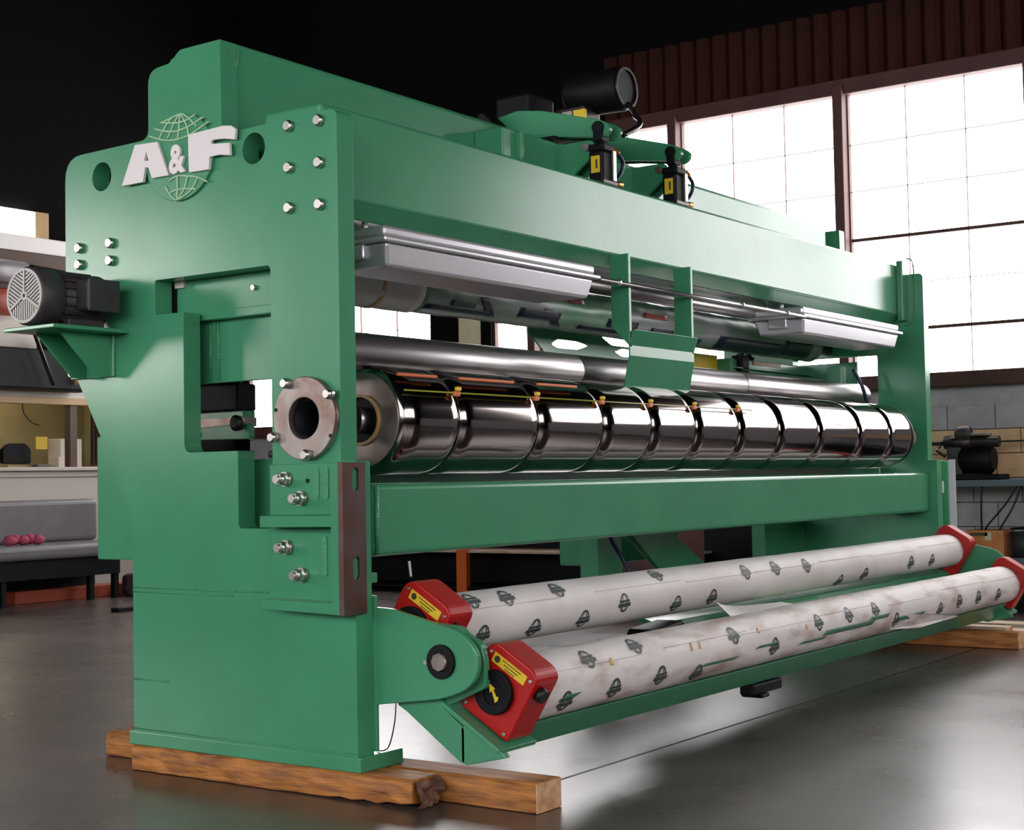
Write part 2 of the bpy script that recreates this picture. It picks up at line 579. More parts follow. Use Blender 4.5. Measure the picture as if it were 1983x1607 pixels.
def side_frame(x0, x1, side):
    holes = [opening, circle(1.318, 2.335, 0.058), circle(0.47, 2.328, 0.058), circle(0.212, 1.326, 0.075)]
    f = obj('side_frame', MB().prism(outline, x0, x1, 'x', holes), G, mc, 0.004)
    sgn = -1 if side == 'near' else 1
    xi = x0 if side == 'near' else x1
    if side == 'near':
        obj('base_plate', MB().box(-0.006, 0.225, -0.012, 1.172, 0.1, 0.152), G, f, 0.004)
    else:
        obj('base_plate', MB().box(XA - 0.14, XB + 0.006, -0.012, 1.172, 0.1, 0.152), G, f, 0.004)
    for (yy, zz) in [(0.285, 2.381), (0.139, 2.379), (0.285, 2.23), (0.139, 2.229), (0.287, 2.085), (0.139, 2.08),
                     (1.259, 2.061), (1.448, 2.06), (1.259, 1.991), (1.449, 1.993)]:
        b = MB().lathe([(0, 0.021), (0.016, 0.021), (0.022, 0.016)], (xi, yy, zz), (sgn, 0, 0), 20)
        obj('bolt', b, BOLT, f)
    return f


nf = side_frame(0, T, 'near')
ff = side_frame(XA, XB, 'far')
# weld runs across the pedestal of the near frame
for zz, yy0, yy1 in ((0.705, 0.42, 1.148), (0.688, 0.6, 1.148), (0.162, 0.0, 1.15), (0.352, 0.95, 1.147)):
    obj('weld_bead', MB().cyl((-0.0005, yy0, zz), (-0.0005, yy1, zz), 0.0035, 8), WELD, nf)

# bearing flange on the near frame
fl = obj('bearing_flange', MB().ringc((-0.028, 0.212, 1.326), (1, 0, 0), 0.028, 0.073, 0.148, 64), RAWSTEEL, nf, 0.003, 'bare machined steel flange')
obj('bearing_bore', MB().ringc((0.0, 0.212, 1.326), (1, 0, 0), 0.2, 0.066, 0.0735, 48).lathe([(0, 0.066), (0.004, 0.066)], (0.2, 0.212, 1.326), (1, 0, 0), 32), BLACK, nf)
for k, (yy, zz) in enumerate([(0.283, 1.452), (0.08, 1.405), (0.349, 1.262), (0.19, 1.196)]):
    b = MB().lathe([(0, 0.019), (0.02, 0.019), (0.03, 0.014)], (-0.027, yy, zz), (-1, 0, 0), 16)
    obj('cap_bolt', b, BOLT, nf)
for (yy, zz) in [(0.345, 1.36), (0.085, 1.26)]:
    obj('bolt_hole', MB().lathe([(0, 0.007), (0.001, 0.007)], (-0.0285, yy, zz), (-1, 0, 0), 12), BLACK, nf)

# emblem: disc, white letters, globe lines
obj('emblem_disc', MB().prism([(0.856 + 0.166 * math.cos(a * math.pi / 36) * 1.12, 2.347 + 0.166 * math.sin(a * math.pi / 36)) for a in range(72)], -0.012, 0.0, 'x'), G, nf, 0.002)
A_o = [(1.09, 2.426), (0.963, 2.42), (0.899, 2.281), (0.994, 2.282), (1.014, 2.327), (1.032, 2.33), (1.046, 2.274), (1.169, 2.274)]
A_h = [(1.026, 2.389), (1.012, 2.354), (1.036, 2.356)]
obj('letter_a', MB().prism(A_o, -0.026, -0.012, 'x', [A_h]), WHITE, nf, 0.002, 'raised white letter A')
F_o = [(0.791, 2.422), (0.60, 2.428), (0.56, 2.422), (0.537, 2.406), (0.541, 2.367), (0.598, 2.378), (0.649, 2.382), (0.664, 2.380), (0.666, 2.369), (0.569, 2.359), (0.567, 2.312), (0.629, 2.322), (0.676, 2.32), (0.68, 2.274), (0.787, 2.277)]
obj('letter_f', MB().prism(F_o, -0.026, -0.012, 'x'), WHITE, nf, 0.002, 'raised white letter F')
fc = bpy.data.curves.new('ampersand', 'FONT')
fc.body = '&'
fc.size = 0.15
fc.offset = 0.0055
fc.extrude = 0.006
fo = bpy.data.objects.new('ampersand_tmp', fc)
COL.objects.link(fo)
bpy.context.view_layer.update()
me = bpy.data.meshes.new_from_object(fo.evaluated_get(bpy.context.evaluated_depsgraph_get()))
bpy.data.objects.remove(fo)
xs = [v.co.x for v in me.vertices]
ys = [v.co.y for v in me.vertices]
cx, cy = (min(xs) + max(xs)) / 2, (min(ys) + max(ys)) / 2
org = world_origin(nf)
sy = 0.112 / (max(ys) - min(ys))
sx = 0.09 / (max(xs) - min(xs))
for v in me.vertices:
    c = v.co.copy()
    v.co = Vector((-0.020 - c.z, 0.852 - (c.x - cx) * sx, 2.338 + (c.y - cy) * sy)) - org
me.materials.clear()
me.materials.append(WHITE)
am = bpy.data.objects.new('ampersand', me)
COL.objects.link(am)
am.parent = nf
am['label'] = 'raised white ampersand'


def arc(pts, r=0.0035):
    return smooth_path([(-0.0145, p[0], p[1]) for p in pts], 6), r


for pts in [[(0.955, 2.492), (0.925, 2.497), (0.842, 2.51), (0.80, 2.490), (0.755, 2.452)],
            [(0.965, 2.43), (0.93, 2.47), (0.89, 2.502), (0.842, 2.51)],
            [(0.915, 2.427), (0.885, 2.468), (0.86, 2.500), (0.842, 2.51)],
            [(0.858, 2.416), (0.850, 2.46), (0.845, 2.508)],
            [(0.797, 2.422), (0.806, 2.455), (0.825, 2.49), (0.845, 2.51)],
            [(1.017, 2.452), (0.95, 2.428), (0.88, 2.416), (0.797, 2.422), (0.74, 2.44), (0.689, 2.459)],
            [(0.987, 2.475), (0.93, 2.458), (0.86, 2.448), (0.79, 2.458), (0.719, 2.48)],
            [(0.945, 2.493), (0.89, 2.483), (0.84, 2.479), (0.80, 2.484), (0.761, 2.497)],
            [(0.91, 2.262), (0.86, 2.275), (0.81, 2.268), (0.75, 2.256), (0.699, 2.232)],
            [(0.93, 2.245), (0.90, 2.205), (0.868, 2.182)],
            [(0.863, 2.276), (0.862, 2.225), (0.866, 2.182)],
            [(0.806, 2.268), (0.825, 2.22), (0.862, 2.184)],
            [(0.75, 2.254), (0.79, 2.21), (0.858, 2.184)],
            [(0.905, 2.215), (0.865, 2.222), (0.82, 2.221), (0.76, 2.212)]]:
    pp, r = arc(pts)
    obj('globe_line', MB().tube(pp, 0.0042, 6), PALEGREEN, nf)

# beams between the frames
fb = obj('front_beam', MB().box(T, XA, 0.212, 0.50, 2.137, 2.476), G, mc, 0.014, seg=3)
obj('beam_flange', MB().prism([(0.22, 2.139), (0.275, 2.085), (0.50, 2.085), (0.50, 2.139)], T, XA, 'x'), G, fb, 0.004)
for xx in (XA - 0.012,):
    obj('end_gusset', MB().box(xx - 0.07, xx + 0.01, 0.17, 0.212, 2.10, 2.50), G, fb, 0.006)
obj('weld_bead', MB().tube(smooth_path([(XA - 0.001, 0.17, 2.52), (XA - 0.001, 0.125, 2.48), (XA - 0.001, 0.12, 2.2), (XA - 0.001, 0.135, 2.09), (XA - 0.001, 0.19, 2.07)], 5), 0.005, 8), WELD, fb)
rb = obj('rear_beam', MB().box(T, 5.62, 0.665, 1.02, 2.30, 2.782), G, mc, 0.02, seg=3)
obj('corner_gusset', MB().prism([(T, 2.765), (T + 0.022, 2.765), (T + 0.012, 2.70), (T, 2.66)], 0.645, 0.70, 'y'), G, rb, 0.003)
obj('end_plate', MB().prism([(0.70, 2.3), (0.70, 2.62), (0.80, 2.80), (0.86, 2.80), (1.0, 2.72), (1.0, 2.3)], 5.64, XA, 'x'), G, rb, 0.006)
for zz in (2.56, 2.66):
    obj('dowel_hole', MB().cyl((T + 0.012, 0.664, zz), (T + 0.012, 0.661, zz), 0.011, 12), BLACK, rb)
lb = obj('lower_beam', MB().box(0.165, XA, 0.055, 0.38, 0.830, 1.09), G, mc, 0.022, seg=4)
obj('end_plate', MB().box(T, 0.165, 0.07, 0.36, 0.835, 1.085), G, lb, 0.004)
obj('weld_bead', MB().tube([(0.175, 0.052, 0.84), (0.175, 0.052, 1.08)], 0.008, 8), WELD, lb)
obj('weld_bead', MB().tube([(0.105, 0.066, 0.85), (0.105, 0.066, 1.08)], 0.01, 8), mat('ground_weld', (180, 190, 184), 0.3, 0.4), lb)
obj('lug', MB().box(T, 0.16, 0.04, 0.14, 0.74, 0.775), G, lb, 0.003)

# angle bracket at the front edge of the near frame
ab = obj('angle_bracket', MB().prism([(-0.003, 0.645), (0.372, 0.655), (0.372, 0.690), (0.035, 0.685), (0.035, 0.945), (0.372, 0.942), (0.372, 0.984), (0.035, 0.984), (0.035, 1.166), (-0.003, 1.166)], -0.09, 0.0, 'x'), G, mc, 0.003)
obj('web', MB().box(-0.014, 0.0, 0.085, 0.40, 0.672, 0.94).box(-0.014, 0.0, 0.085, 0.395, 0.984, 1.166), G, ab, 0.003)


def slot(cy, cz0, cz1, r, n=8):
    pts = []
    for i in range(n + 1):
        a = math.pi * i / n
        pts.append((cy + r * math.cos(a), cz1 + r * math.sin(a)))
    for i in range(n + 1):
        a = math.pi + math.pi * i / n
        pts.append((cy + r * math.cos(a), cz0 + r * math.sin(a)))
    return pts


face = obj('face_plate', MB().prism([(-0.092, 0.643), (0.03, 0.643), (0.03, 1.166), (-0.092, 1.166)], -0.024, -0.003, 'y',
                                    [slot(-0.022, 1.085, 1.13, 0.017), slot(-0.022, 0.78, 0.825, 0.017)]), RUSTPLATE, ab, 0.002, 'bare brown slotted steel plate')
obj('backing_strip', MB().box(-0.085, 0.02, -0.012, -0.004, 0.66, 1.16), G, ab)
for (yy, zz) in [(0.307, 1.112), (0.233, 1.043), (0.306, 0.87), (0.233, 0.774)]:
    b = MB().cyl((-0.014, yy, zz), (-0.03, yy, zz), 0.027, 20).hexa((-0.03, yy, zz), (-1, 0, 0), 0.03, 0.024, 6).cyl((-0.06, yy, zz), (-0.075, yy, zz), 0.015, 16)
    obj('hex_bolt', b, BOLT, ab)
for (yy, zz, h) in ((0.165, 1.05, 0.09), (0.12, 1.05, 0.09), (0.13, 0.78, 0.12)):
    obj('plug_weld', MB().prism(slot(yy, zz, zz + h, 0.012), -0.017, -0.012, 'x'), WELD, ab)
obj('dowel_hole', MB().cyl((-0.0145, 0.207, 1.105), (-0.017, 0.207, 1.105), 0.008, 12), BLACK, ab)

# guard box behind the near frame on the left
obj('drum_apron', MB().box(T, XA, 0.40, 0.415, 0.98, 1.145), G, mc, 0.003)
obj('rear_guard', MB().box(T + 0.003, 0.2, 1.14, 1.466, 0.803, 1.3), G, mc, 0.004)
obj('rear_post', MB().box(T, 0.3, 1.0, 1.135, 0.15, 1.2), G, mc, 0.006)

# inside the opening
obj('cross_rail', MB().box(0.10, 0.13, 0.25, 1.2, 1.76, 1.93).box(0.10, 0.19, 0.25, 1.2, 1.73, 1.765), G, mc, 0.004)
obj('rail_slot', MB().box(0.094, 0.10, 0.995, 1.015, 1.765, 1.875), BLACK, mc)
obj('white_tab', MB().box(0.088, 0.10, 0.945, 0.995, 1.865, 1.9), OFFWHITE, mc)
obj('rail_bolt', MB().cyl((0.1, 0.57, 1.832), (0.085, 0.57, 1.832), 0.01, 12), BOLT, mc)
ip = obj('inner_panel', MB().box(0.15, 0.17, 0.30, 0.95, 1.49, 1.765), G, mc, 0.003)
obj('weld_bead', MB().tube([(0.148, 0.862, 1.50), (0.148, 0.862, 1.75)], 0.006, 8), WELD, ip)
obj('weld_bead', MB().tube([(0.148, 0.818, 1.50), (0.148, 0.818, 1.75)], 0.006, 8), WELD, ip)
col_ = obj('inner_column', MB().box(0.42, 0.6, 0.95, 1.42, 1.545, 2.3), G, mc, 0.006)
obj('weld_bead', MB().tube([(0.418, 1.272, 1.56), (0.418, 1.272, 1.9)], 0.006, 8), WELD, col_)
obj('weld_bead', MB().tube([(0.418, 1.225, 1.56), (0.418, 1.225, 1.9)], 0.006, 8), WELD, col_)
obj('diagonal_brace', MB().prism([(1.2, 1.53), (1.23, 1.53), (0.80, 1.75), (0.80, 1.78)], 0.36, 0.41, 'x'), DARKSTEEL, mc, 0.003)
gb = obj('slitter_box', MB().box(0.45, 0.56, 1.03, 1.36, 1.40, 1.512).box(0.46, 0.55, 1.10, 1.28, 1.512, 1.535), BLACK, mc, 0.008)
obj('red_strip', MB().box(0.47, 0.55, 1.02, 1.36, 1.335, 1.372), RAWSTEEL, gb)
obj('shield', MB().box(0.48, 0.55, 1.03, 1.36, 1.372, 1.40), G, gb)
obj('swing_arm', MB().prism(rounded([(1.36, 1.285), (1.36, 1.33), (0.99, 1.345), (0.95, 1.34), (0.95, 1.28)], 0.012, 3), 0.44, 0.47, 'x'), G, mc, 0.003)
obj('hand_knob', MB().lathe([(0, 0.012), (0.01, 0.03), (0.035, 0.033), (0.045, 0.02)], (0.43, 0.985, 1.345), (-1, 0, 0), 20), RUBBER, mc)
obj('arm_bolt', MB().cyl((0.44, 1.25, 1.305), (0.43, 1.25, 1.305), 0.012, 12), RAWSTEEL, mc)
obj('stay_rod', MB().cyl((0.12, 0.30, 1.204), (0.12, 0.52, 1.206), 0.014, 16), STEEL, mc)
obj('notch_plate', MB().box(0.16, 0.18, 0.2, 0.66, 0.86, 1.19), G, mc, 0.003)
for (yy, zz) in ((0.44, 1.11), (0.40, 1.05), (0.40, 1.02), (0.46, 0.97)):
    obj('dowel_hole', MB().cyl((0.16, yy, zz), (0.156, yy, zz), 0.012, 12), BLACK, mc)

# swing plates that carry the roll cradle
plate = rounded([(0.05, 0.314), (0.05, 0.66), (-0.077, 0.657), (-0.39, 0.587), (-0.455, 0.52), (-0.445, 0.44), (-0.397, 0.395), (-0.298, 0.36)],
                0, only={2: 0.03, 3: 0.08, 4: 0.08, 5: 0.06, 6: 0.05, 7: 0.08})
pv = obj('pivot_plate', MB().prism(plate, 0.088, 0.112, 'x'), G, mc, 0.004)
obj('pivot_ring', MB().ringc((0.076, -0.30, 0.487), (1, 0, 0), 0.014, 0.033, 0.058, 40), BLACK, pv, 0.002)
obj('pivot_pin', MB().lathe([(0, 0.030), (0.02, 0.034)], (0.066, -0.30, 0.487), (1, 0, 0), 8), RAWSTEEL, pv)
obj('grease_nipple', MB().cyl((0.088, -0.235, 0.482), (0.078, -0.235, 0.482), 0.008, 10), BOLT, pv)
pv2 = obj('pivot_plate', MB().prism(plate, XA - 0.05, XA - 0.026, 'x'), G, mc, 0.004)
obj('side_skirt', MB().box(T, 0.10, -0.01, 0.10, 0.16, 0.70), G, mc, 0.003)

# hanging plate in the middle of the front beam
hp = obj('hanging_plate', MB().prism([(0.092, 1.78), (0.118, 1.708), (0.118, 1.66), (0.152, 1.50), (0.160, 1.50), (0.127, 1.662), (0.127, 1.708), (0.10, 1.78)], 2.07, 2.69, 'x'), G, mc, 0.002)
for xx in (2.07, 2.67):
    obj('hanger', MB().prism([(0.118, 2.137), (0.215, 2.137), (0.215, 1.80), (0.118, 1.70)], xx, xx + 0.02, 'x'), G, hp, 0.002)

# rails behind the rolls
obj('rear_cross_member', MB().box(3.22, 4.25, 1.10, 1.30, 0.60, 0.80), G, mc, 0.008)
obj('lower_deck', MB().box(5.15, XA, 0.95, 1.05, 0.42, 0.80), G, mc, 0.006)
obj('lower_bracket', MB().box(3.0, 3.25, 0.9, 1.02, 0.40, 0.80).prism([(3.4, 0.8), (3.75, 0.8), (4.35, 0.5), (3.95, 0.5)], 0.9, 0.93, 'y'), G, mc, 0.006)
obj('lower_brace', MB().prism([(3.25, 0.8), (3.40, 0.8), (3.85, 0.52), (3.66, 0.52)], 0.86, 0.9, 'y'), G, mc, 0.004)
rs = obj('rear_slitter_beam', MB().box(4.55, XA, 0.86, 1.0, 1.70, 1.83), G, mc, 0.006)
obj('beam_lip', MB().box(4.55, XA, 0.82, 0.86, 1.70, 1.715).box(4.55, XA, 0.82, 0.86, 1.765, 1.772), G, rs)
obj('tan_nameplate', MB().box(4.85, 5.25, 0.853, 0.86, 1.80, 1.825), TAPE, rs)
obj('yellow_placard', MB().box(4.1, 4.55, 0.96, 0.97, 1.72, 1.85), YELLOW, rs)
for k in range(7):
    obj('clamp', MB().box(4.62 + k * 0.035, 4.64 + k * 0.035, 0.85, 0.88, 1.83, 1.85 + 0.01 * (k % 3)), BLACK, rs)
obj('black_valve', MB().box(4.62, 4.72, 0.82, 0.9, 1.74, 1.85), BLACK, rs, 0.01)
obj('slotted_guard', MB().prism([(2.50, 1.98), (2.50, 1.86), (2.60, 1.80), (2.70, 1.73), (3.68, 1.70), (3.68, 1.98)], 0.99, 1.0, 'y',
                                    [rounded([(2.715, 1.812), (2.78, 1.842), (2.975, 1.842), (3.10, 1.826), (2.975, 1.796), (2.78, 1.794)], 0.02, 3),
                                     rounded([(3.22, 1.886), (3.59, 1.882), (3.60, 1.842), (3.33, 1.842)], 0.025, 3),
                                     rounded([(3.36, 1.809), (3.45, 1.830), (3.595, 1.831), (3.593, 1.786), (3.44, 1.784)], 0.02, 3)]), G, mc, 0.002)
obj('far_panel', MB().box(5.69, 5.71, 0.50, 1.06, 1.2, 1.842), G, mc, 0.003)
obj('corner_upright', MB().box(5.42, 5.50, 0.50, 0.60, 1.45, 1.80), G, rs, 0.004)
obj('blue_hose', MB().tube(smooth_path([(5.5, 0.45, 1.78), (5.53, 0.40, 1.66), (5.58, 0.38, 1.50)], 6), 0.012, 8), HOSE, rs)

# motor bracket
mbk = obj('motor_bracket', MB().box(-0.36, 0.0, 1.16, 1.46, 1.695, 1.71), G, mc, 0.003)
obj('gusset', MB().prism([(-0.25, 1.695), (0.0, 1.695), (0.0, 1.53), (-0.08, 1.53)], 1.40, 1.415, 'y'), G, mbk, 0.002)
obj('gusset', MB().prism([(-0.25, 1.695), (0.0, 1.695), (0.0, 1.53), (-0.08, 1.53)], 1.26, 1.275, 'y'), G, mbk, 0.002)
obj('flange', MB().box(-0.015, 0.0, 1.24, 1.50, 1.53, 1.695), G, mbk, 0.003)
for zz in (1.565, 1.66):
    obj('bolt', MB().hexa((-0.015, 1.345, zz), (-1, 0, 0), 0.018, 0.016), DARKSTEEL, mbk)
obj('bolt', MB().hexa((0.0, 1.49, 1.555), (-1, 0, 0), 0.025, 0.018), BOLT, mbk)

# carriage on top
cb = obj('traverse_carriage', MB().box(1.62, 3.1, 0.50, 0.664, 2.48, 2.71), G, mc, 0.008)
for xx in (1.72, 2.45):
    obj('stiffener', MB().box(xx, xx + 0.03, 0.47, 0.50, 2.48, 2.70), G, cb, 0.003)


def arm_set(x, name):
    up = rounded([(1.0, 2.80), (0.993, 2.87), (0.738, 2.906), (0.594, 2.884), (0.25, 2.785), (0.20, 2.745), (0.235, 2.70), (0.513, 2.742), (0.726, 2.763), (0.8, 2.775)],
                 0, only={3: 0.03, 4: 0.04, 5: 0.04, 6: 0.03})
    o1 = obj('lever_arm', MB().prism(up, x - 0.03, x, 'x').prism(up, x + 0.07, x + 0.09, 'x'), G, cb, 0.004)
    lo = rounded([(0.60, 2.475), (0.60, 2.72), (0.469, 2.70), (0.31, 2.70), (0.285, 2.66), (0.31, 2.62), (0.45, 2.52), (0.50, 2.475)],
                 0, only={3: 0.04, 4: 0.03, 5: 0.03, 6: 0.03})
    o2 = obj('clevis_plate', MB().prism(lo, x - 0.03, x - 0.01, 'x').prism(lo, x + 0.07, x + 0.09, 'x'), G, cb, 0.003)
    obj('pivot_bolt', MB().cyl((x - 0.05, 0.335, 2.665), (x + 0.1, 0.335, 2.665), 0.018, 16), RAWSTEEL, cb)
    return o1


arm_set(2.11, 'a')
arm_set(2.80, 'b')
obj('pulley_guard', MB().prism(rounded([(0.78, 2.735), (0.95, 2.735), (0.93, 2.84), (0.865, 2.90), (0.80, 2.84)], 0.02, 3), 1.95, 2.07, 'x'), BLACK, cb, 0.006)
obj('link_rod', MB().tube([(2.14, 0.56, 2.742), (2.14, 0.28, 2.752)], 0.012, 10), G, cb)
obj('rod_clevis', MB().box(2.05, 2.13, 0.50, 0.60, 2.70, 2.745), BLACK, cb, 0.006)

# ------------------------------------------------------------------ things carried by the machine
# chrome drum
dr = thing('chrome_drum', (2.9, 0.212, 1.12), 'long mirror-polished chrome drum divided by thin grooves into sections', 'roller')
gx = [0.285, 0.636, 1.17, 1.675, 2.094, 2.515, 2.972, 3.442, 3.951, 4.522, 5.011, 5.392]
ax, az, R = 0.212, 1.326, 0.205
for i in range(len(gx) - 1):
    a, b = gx[i], gx[i + 1]
    L = b - a - 0.006
    prof = []
    s = 0.075
    for k in range(0, 9):
        t = k / 8
        prof.append((s * t, R - 0.018 * (1 - math.sin(t * math.pi / 2)) ** 1.6))
    prof += [(s + (L - 2 * s) * q, R) for q in (0.33, 0.66)]
    for k in range(8, -1, -1):
        t = k / 8
        prof.append((L - s * t, R - 0.018 * (1 - math.sin(t * math.pi / 2)) ** 1.6))
    if i == 0:
        prof = [(0, 0.178), (0.012, 0.203)] + [(0.1, R)] + prof[9:]
    obj('drum_section', MB().lathe(prof, (a + 0.003, ax, az), (1, 0, 0), 96), CHROME, dr)
obj('drum_core', MB().lathe([(0, R - 0.022), (gx[-1] - gx[0] - 0.02, R - 0.022)], (gx[0] + 0.01, ax, az), (1, 0, 0), 64), DARKSTEEL, dr)
obj('end_cap', MB().lathe([(0, 0.192), (0.05, 0.188), (0.09, 0.165)], (gx[-1], ax, az), (1, 0, 0), 64), BLACK, dr)
obj('end_face', MB().ringc((gx[0] - 0.004, ax, az), (1, 0, 0), 0.01, 0.09, 0.176, 64), RAWSTEEL, dr)
obj('end_recess', MB().lathe([(0, 0.092), (0.003, 0.092)], (gx[0] - 0.002, ax, az), (1, 0, 0), 40), BLACK, dr)
obj('seal_ring', MB().ringc((gx[0] - 0.014, ax, az), (1, 0, 0), 0.012, 0.084, 0.094, 48), TAPE, dr)
obj('shaft', MB().cyl((0.21, ax, az), (gx[0] + 0.01, ax, az), 0.05, 32), STEEL, dr)
obj('far_shaft', MB().cyl((gx[-1], ax, az), (XA, ax, az), 0.06, 32), BLACK, dr)

# steel roller above the drum
sr = thing('steel_roller', (2.9, 0.5, 1.53), 'smooth brushed steel roller with thin joints, just above the chrome drum', 'roller')
r2 = 0.083
for a, b in ((0.20, 2.145), (2.148, 3.889), (3.892, 5.72)):
    obj('tube', MB().lathe([(0, r2 - 0.002), (0.006, r2), (b - a - 0.006, r2), (b - a, r2 - 0.002)], (a, 0.5, 1.61), (1, 0, 0), 64), STEEL, sr)
obj('roller_shaft', MB().cyl((5.72, 0.5, 1.61), (XA, 0.5, 1.61), 0.03, 20), DARKSTEEL, sr)

# wrapped upper roller
ur = thing('film_wrapped_roller', (2.9, 0.75, 1.85), 'upper roller wrapped in greenish film with dark blue tape, below the silver housings', 'roller')
rng = random.Random(3)
ph = [rng.uniform(0, 6.28) for _ in range(8)]


def wob(t, a):
    return 1 + 0.012 * math.sin(3 * a + t * 9 + ph[0]) + 0.008 * math.sin(5 * a - t * 17 + ph[1]) + 0.006 * math.sin(t * 41 + ph[2] + a)


n = 90
obj('film_wrap', MB().lathe([(4.25 * i / n, 0.108) for i in range(n + 1)], (1.22, 0.75, 1.955), (1, 0, 0), 40, wob=wob), FILM, ur)
obj('paper_wrap', MB().lathe([(1.0 * i / 20, 0.112) for i in range(21)], (0.22, 0.75, 1.955), (1, 0, 0), 40, wob=wob), PAPER, ur)
obj('tape_band', MB().lathe([(0.0, 0.1145), (0.03, 0.1145)], (0.93, 0.75, 1.955), (1, 0, 0), 40, wob=lambda t, a: wob(t + 0.81, a)), TAPE, ur)
obj('roller_shaft', MB().cyl((5.47, 0.75, 1.945), (XA, 0.75, 1.945), 0.04, 20), DARKSTEEL, ur)


def cyl_patch(ax_, az_, R_, x0, x1, th0, th1, thick=0.0015, slant=0.0, nx=8, nt=8):
    """a thin curved patch lying on a cylinder along X; th in degrees, 0 faces the front"""
    mb = MB()
    rows = []
    for rr in (R_, R_ + thick):
        g = []
        for i in range(nx + 1):
            r_ = []
            for j in range(nt + 1):
                th = math.radians(th0 + (th1 - th0) * j / nt)
                x = x0 + (x1 - x0) * i / nx + slant * j / nt
                r_.append(mb.bm.verts.new((x, ax_ - rr * math.cos(th), az_ + rr * math.sin(th))))
            g.append(r_)
        rows.append(g)
    for g in rows:
        for i in range(nx):
            for j in range(nt):
                f = mb.bm.faces.new((g[i][j], g[i + 1][j], g[i + 1][j + 1], g[i][j + 1]))
                f.smooth = True
    def side(A, B):
        for k in range(len(A) - 1):
            mb.bm.faces.new((A[k], A[k + 1], B[k + 1], B[k]))
    a, b = rows
    side(a[0], b[0])
    side(a[-1], b[-1])
    side([r_[0] for r_ in a], [r_[0] for r_ in b])
    side([r_[-1] for r_ in a], [r_[-1] for r_ in b])
    return mb


for (x0, x1, t0, t1, sl) in [(1.25, 1.75, -58, -44, 0), (1.72, 1.79, -60, -10, -0.1), (1.95, 2.3, -45, -20, 0), (2.28, 2.36, -62, -15, -0.14), (1.42, 1.6, -40, -25, 0),
                             (2.5, 2.9, -60, -46, 0), (2.75, 3.05, -40, -16, 0), (2.98, 3.06, -62, -12, -0.15), (3.2, 3.45, -50, -25, 0), (3.4, 3.8, -62, -40, 0),
                             (4.0, 4.9, -70, -20, 0), (4.9, 5.3, -60, -5, 0)]:
    obj('tape_patch', cyl_patch(0.75, 1.955, 0.1105, x0, x1, t0, t1, 0.002, sl), FILMBLUE, ur)
for (x0, x1, t0, t1) in [(3.1, 3.35, 0, 14), (2.35, 2.5, 10, 22)]:
    obj('red_tag', cyl_patch(0.75, 1.955, 0.112, x0, x1, t0, t1, 0.002), RED, ur)

# steel shaft above and thin rod in front
ss = thing('steel_shaft', (3.5, 0.45, 2.0), 'thick polished steel shaft between the two silver housings', 'shaft')
obj('bar', MB().cyl((1.2, 0.45, 2.035), (5.6, 0.45, 2.035), 0.038, 40), STEEL, ss)
obj('end_collar', MB().cyl((5.6, 0.45, 2.035), (XA, 0.45, 2.035), 0.05, 32), DARKSTEEL, ss)
rd = thing('cover_support_rod', (2.8, 0.1, 1.97), 'thin steel rod running from one silver housing to the other', 'rod')
obj('bar', MB().cyl((1.80, 0.11, 1.988), (4.0, 0.11, 1.988), 0.010, 12), STEEL, rd)
for xx in (1.95, 3.75, 3.2):
    obj('collar', MB().cyl((xx, 0.11, 1.988), (xx + 0.02, 0.11, 1.988), 0.017, 16), BOLT, rd)


# silver housings below the beam
def housing(x0, x1, label):
    t = thing('silver_housing', ((x0 + x1) / 2, 0.28, 1.86), label, 'housing', None)
    y0, y1 = 0.10, 0.46
    # body tapers down
    m = MB()
    a = [(x0 + 0.03, y0 + 0.02), (x1 - 0.03, y0 + 0.02), (x1 - 0.03, y1 - 0.02), (x0 + 0.03, y1 - 0.02)]
    b = [(x0 + 0.05, y0 + 0.035), (x1 - 0.06, y0 + 0.035), (x1 - 0.06, y1 - 0.05), (x0 + 0.05, y1 - 0.05)]
    va = [m.bm.verts.new((p[0], p[1], 1.985)) for p in a]
    vb = [m.bm.verts.new((p[0], p[1], 1.897)) for p in b]
    m.bm.faces.new(va)
    m.bm.faces.new(list(reversed(vb)))
    for i in range(4):
        m.bm.faces.new((va[i], vb[i], vb[(i + 1) % 4], va[(i + 1) % 4]))
    obj('tray', m, ALU, t, 0.012, seg=3)
    obj('rim', MB().box(x0, x1, y0, y1, 1.985, 2.005), ALU, t, 0.006)
    obj('lid', MB().box(x0 + 0.02, x1 - 0.02, y0 + 0.02, y1 - 0.02, 2.005, 2.05), ALU, t, 0.014, seg=3)
    obj('latch', MB().box(x0 + 0.012, x0 + 0.045, 0.22, 0.34, 1.93, 1.99), ALU, t, 0.008)
    for yy in (0.30, 0.40):
        obj('mounting_stud', MB().cyl((x0 + 0.12, yy, 2.05), (x0 + 0.12, yy, 2.09), 0.012, 12), ALU, t)
        obj('mounting_stud', MB().cyl((x1 - 0.12, yy, 2.05), (x1 - 0.12, yy, 2.09), 0.012, 12), ALU, t)
    return t


housing(0.30, 1.80, 'long silver housing with tapered tray under the green beam, nearest the emblem frame')
housing(3.98, 5.50, 'long silver housing with tapered tray under the beam, at the far frame')

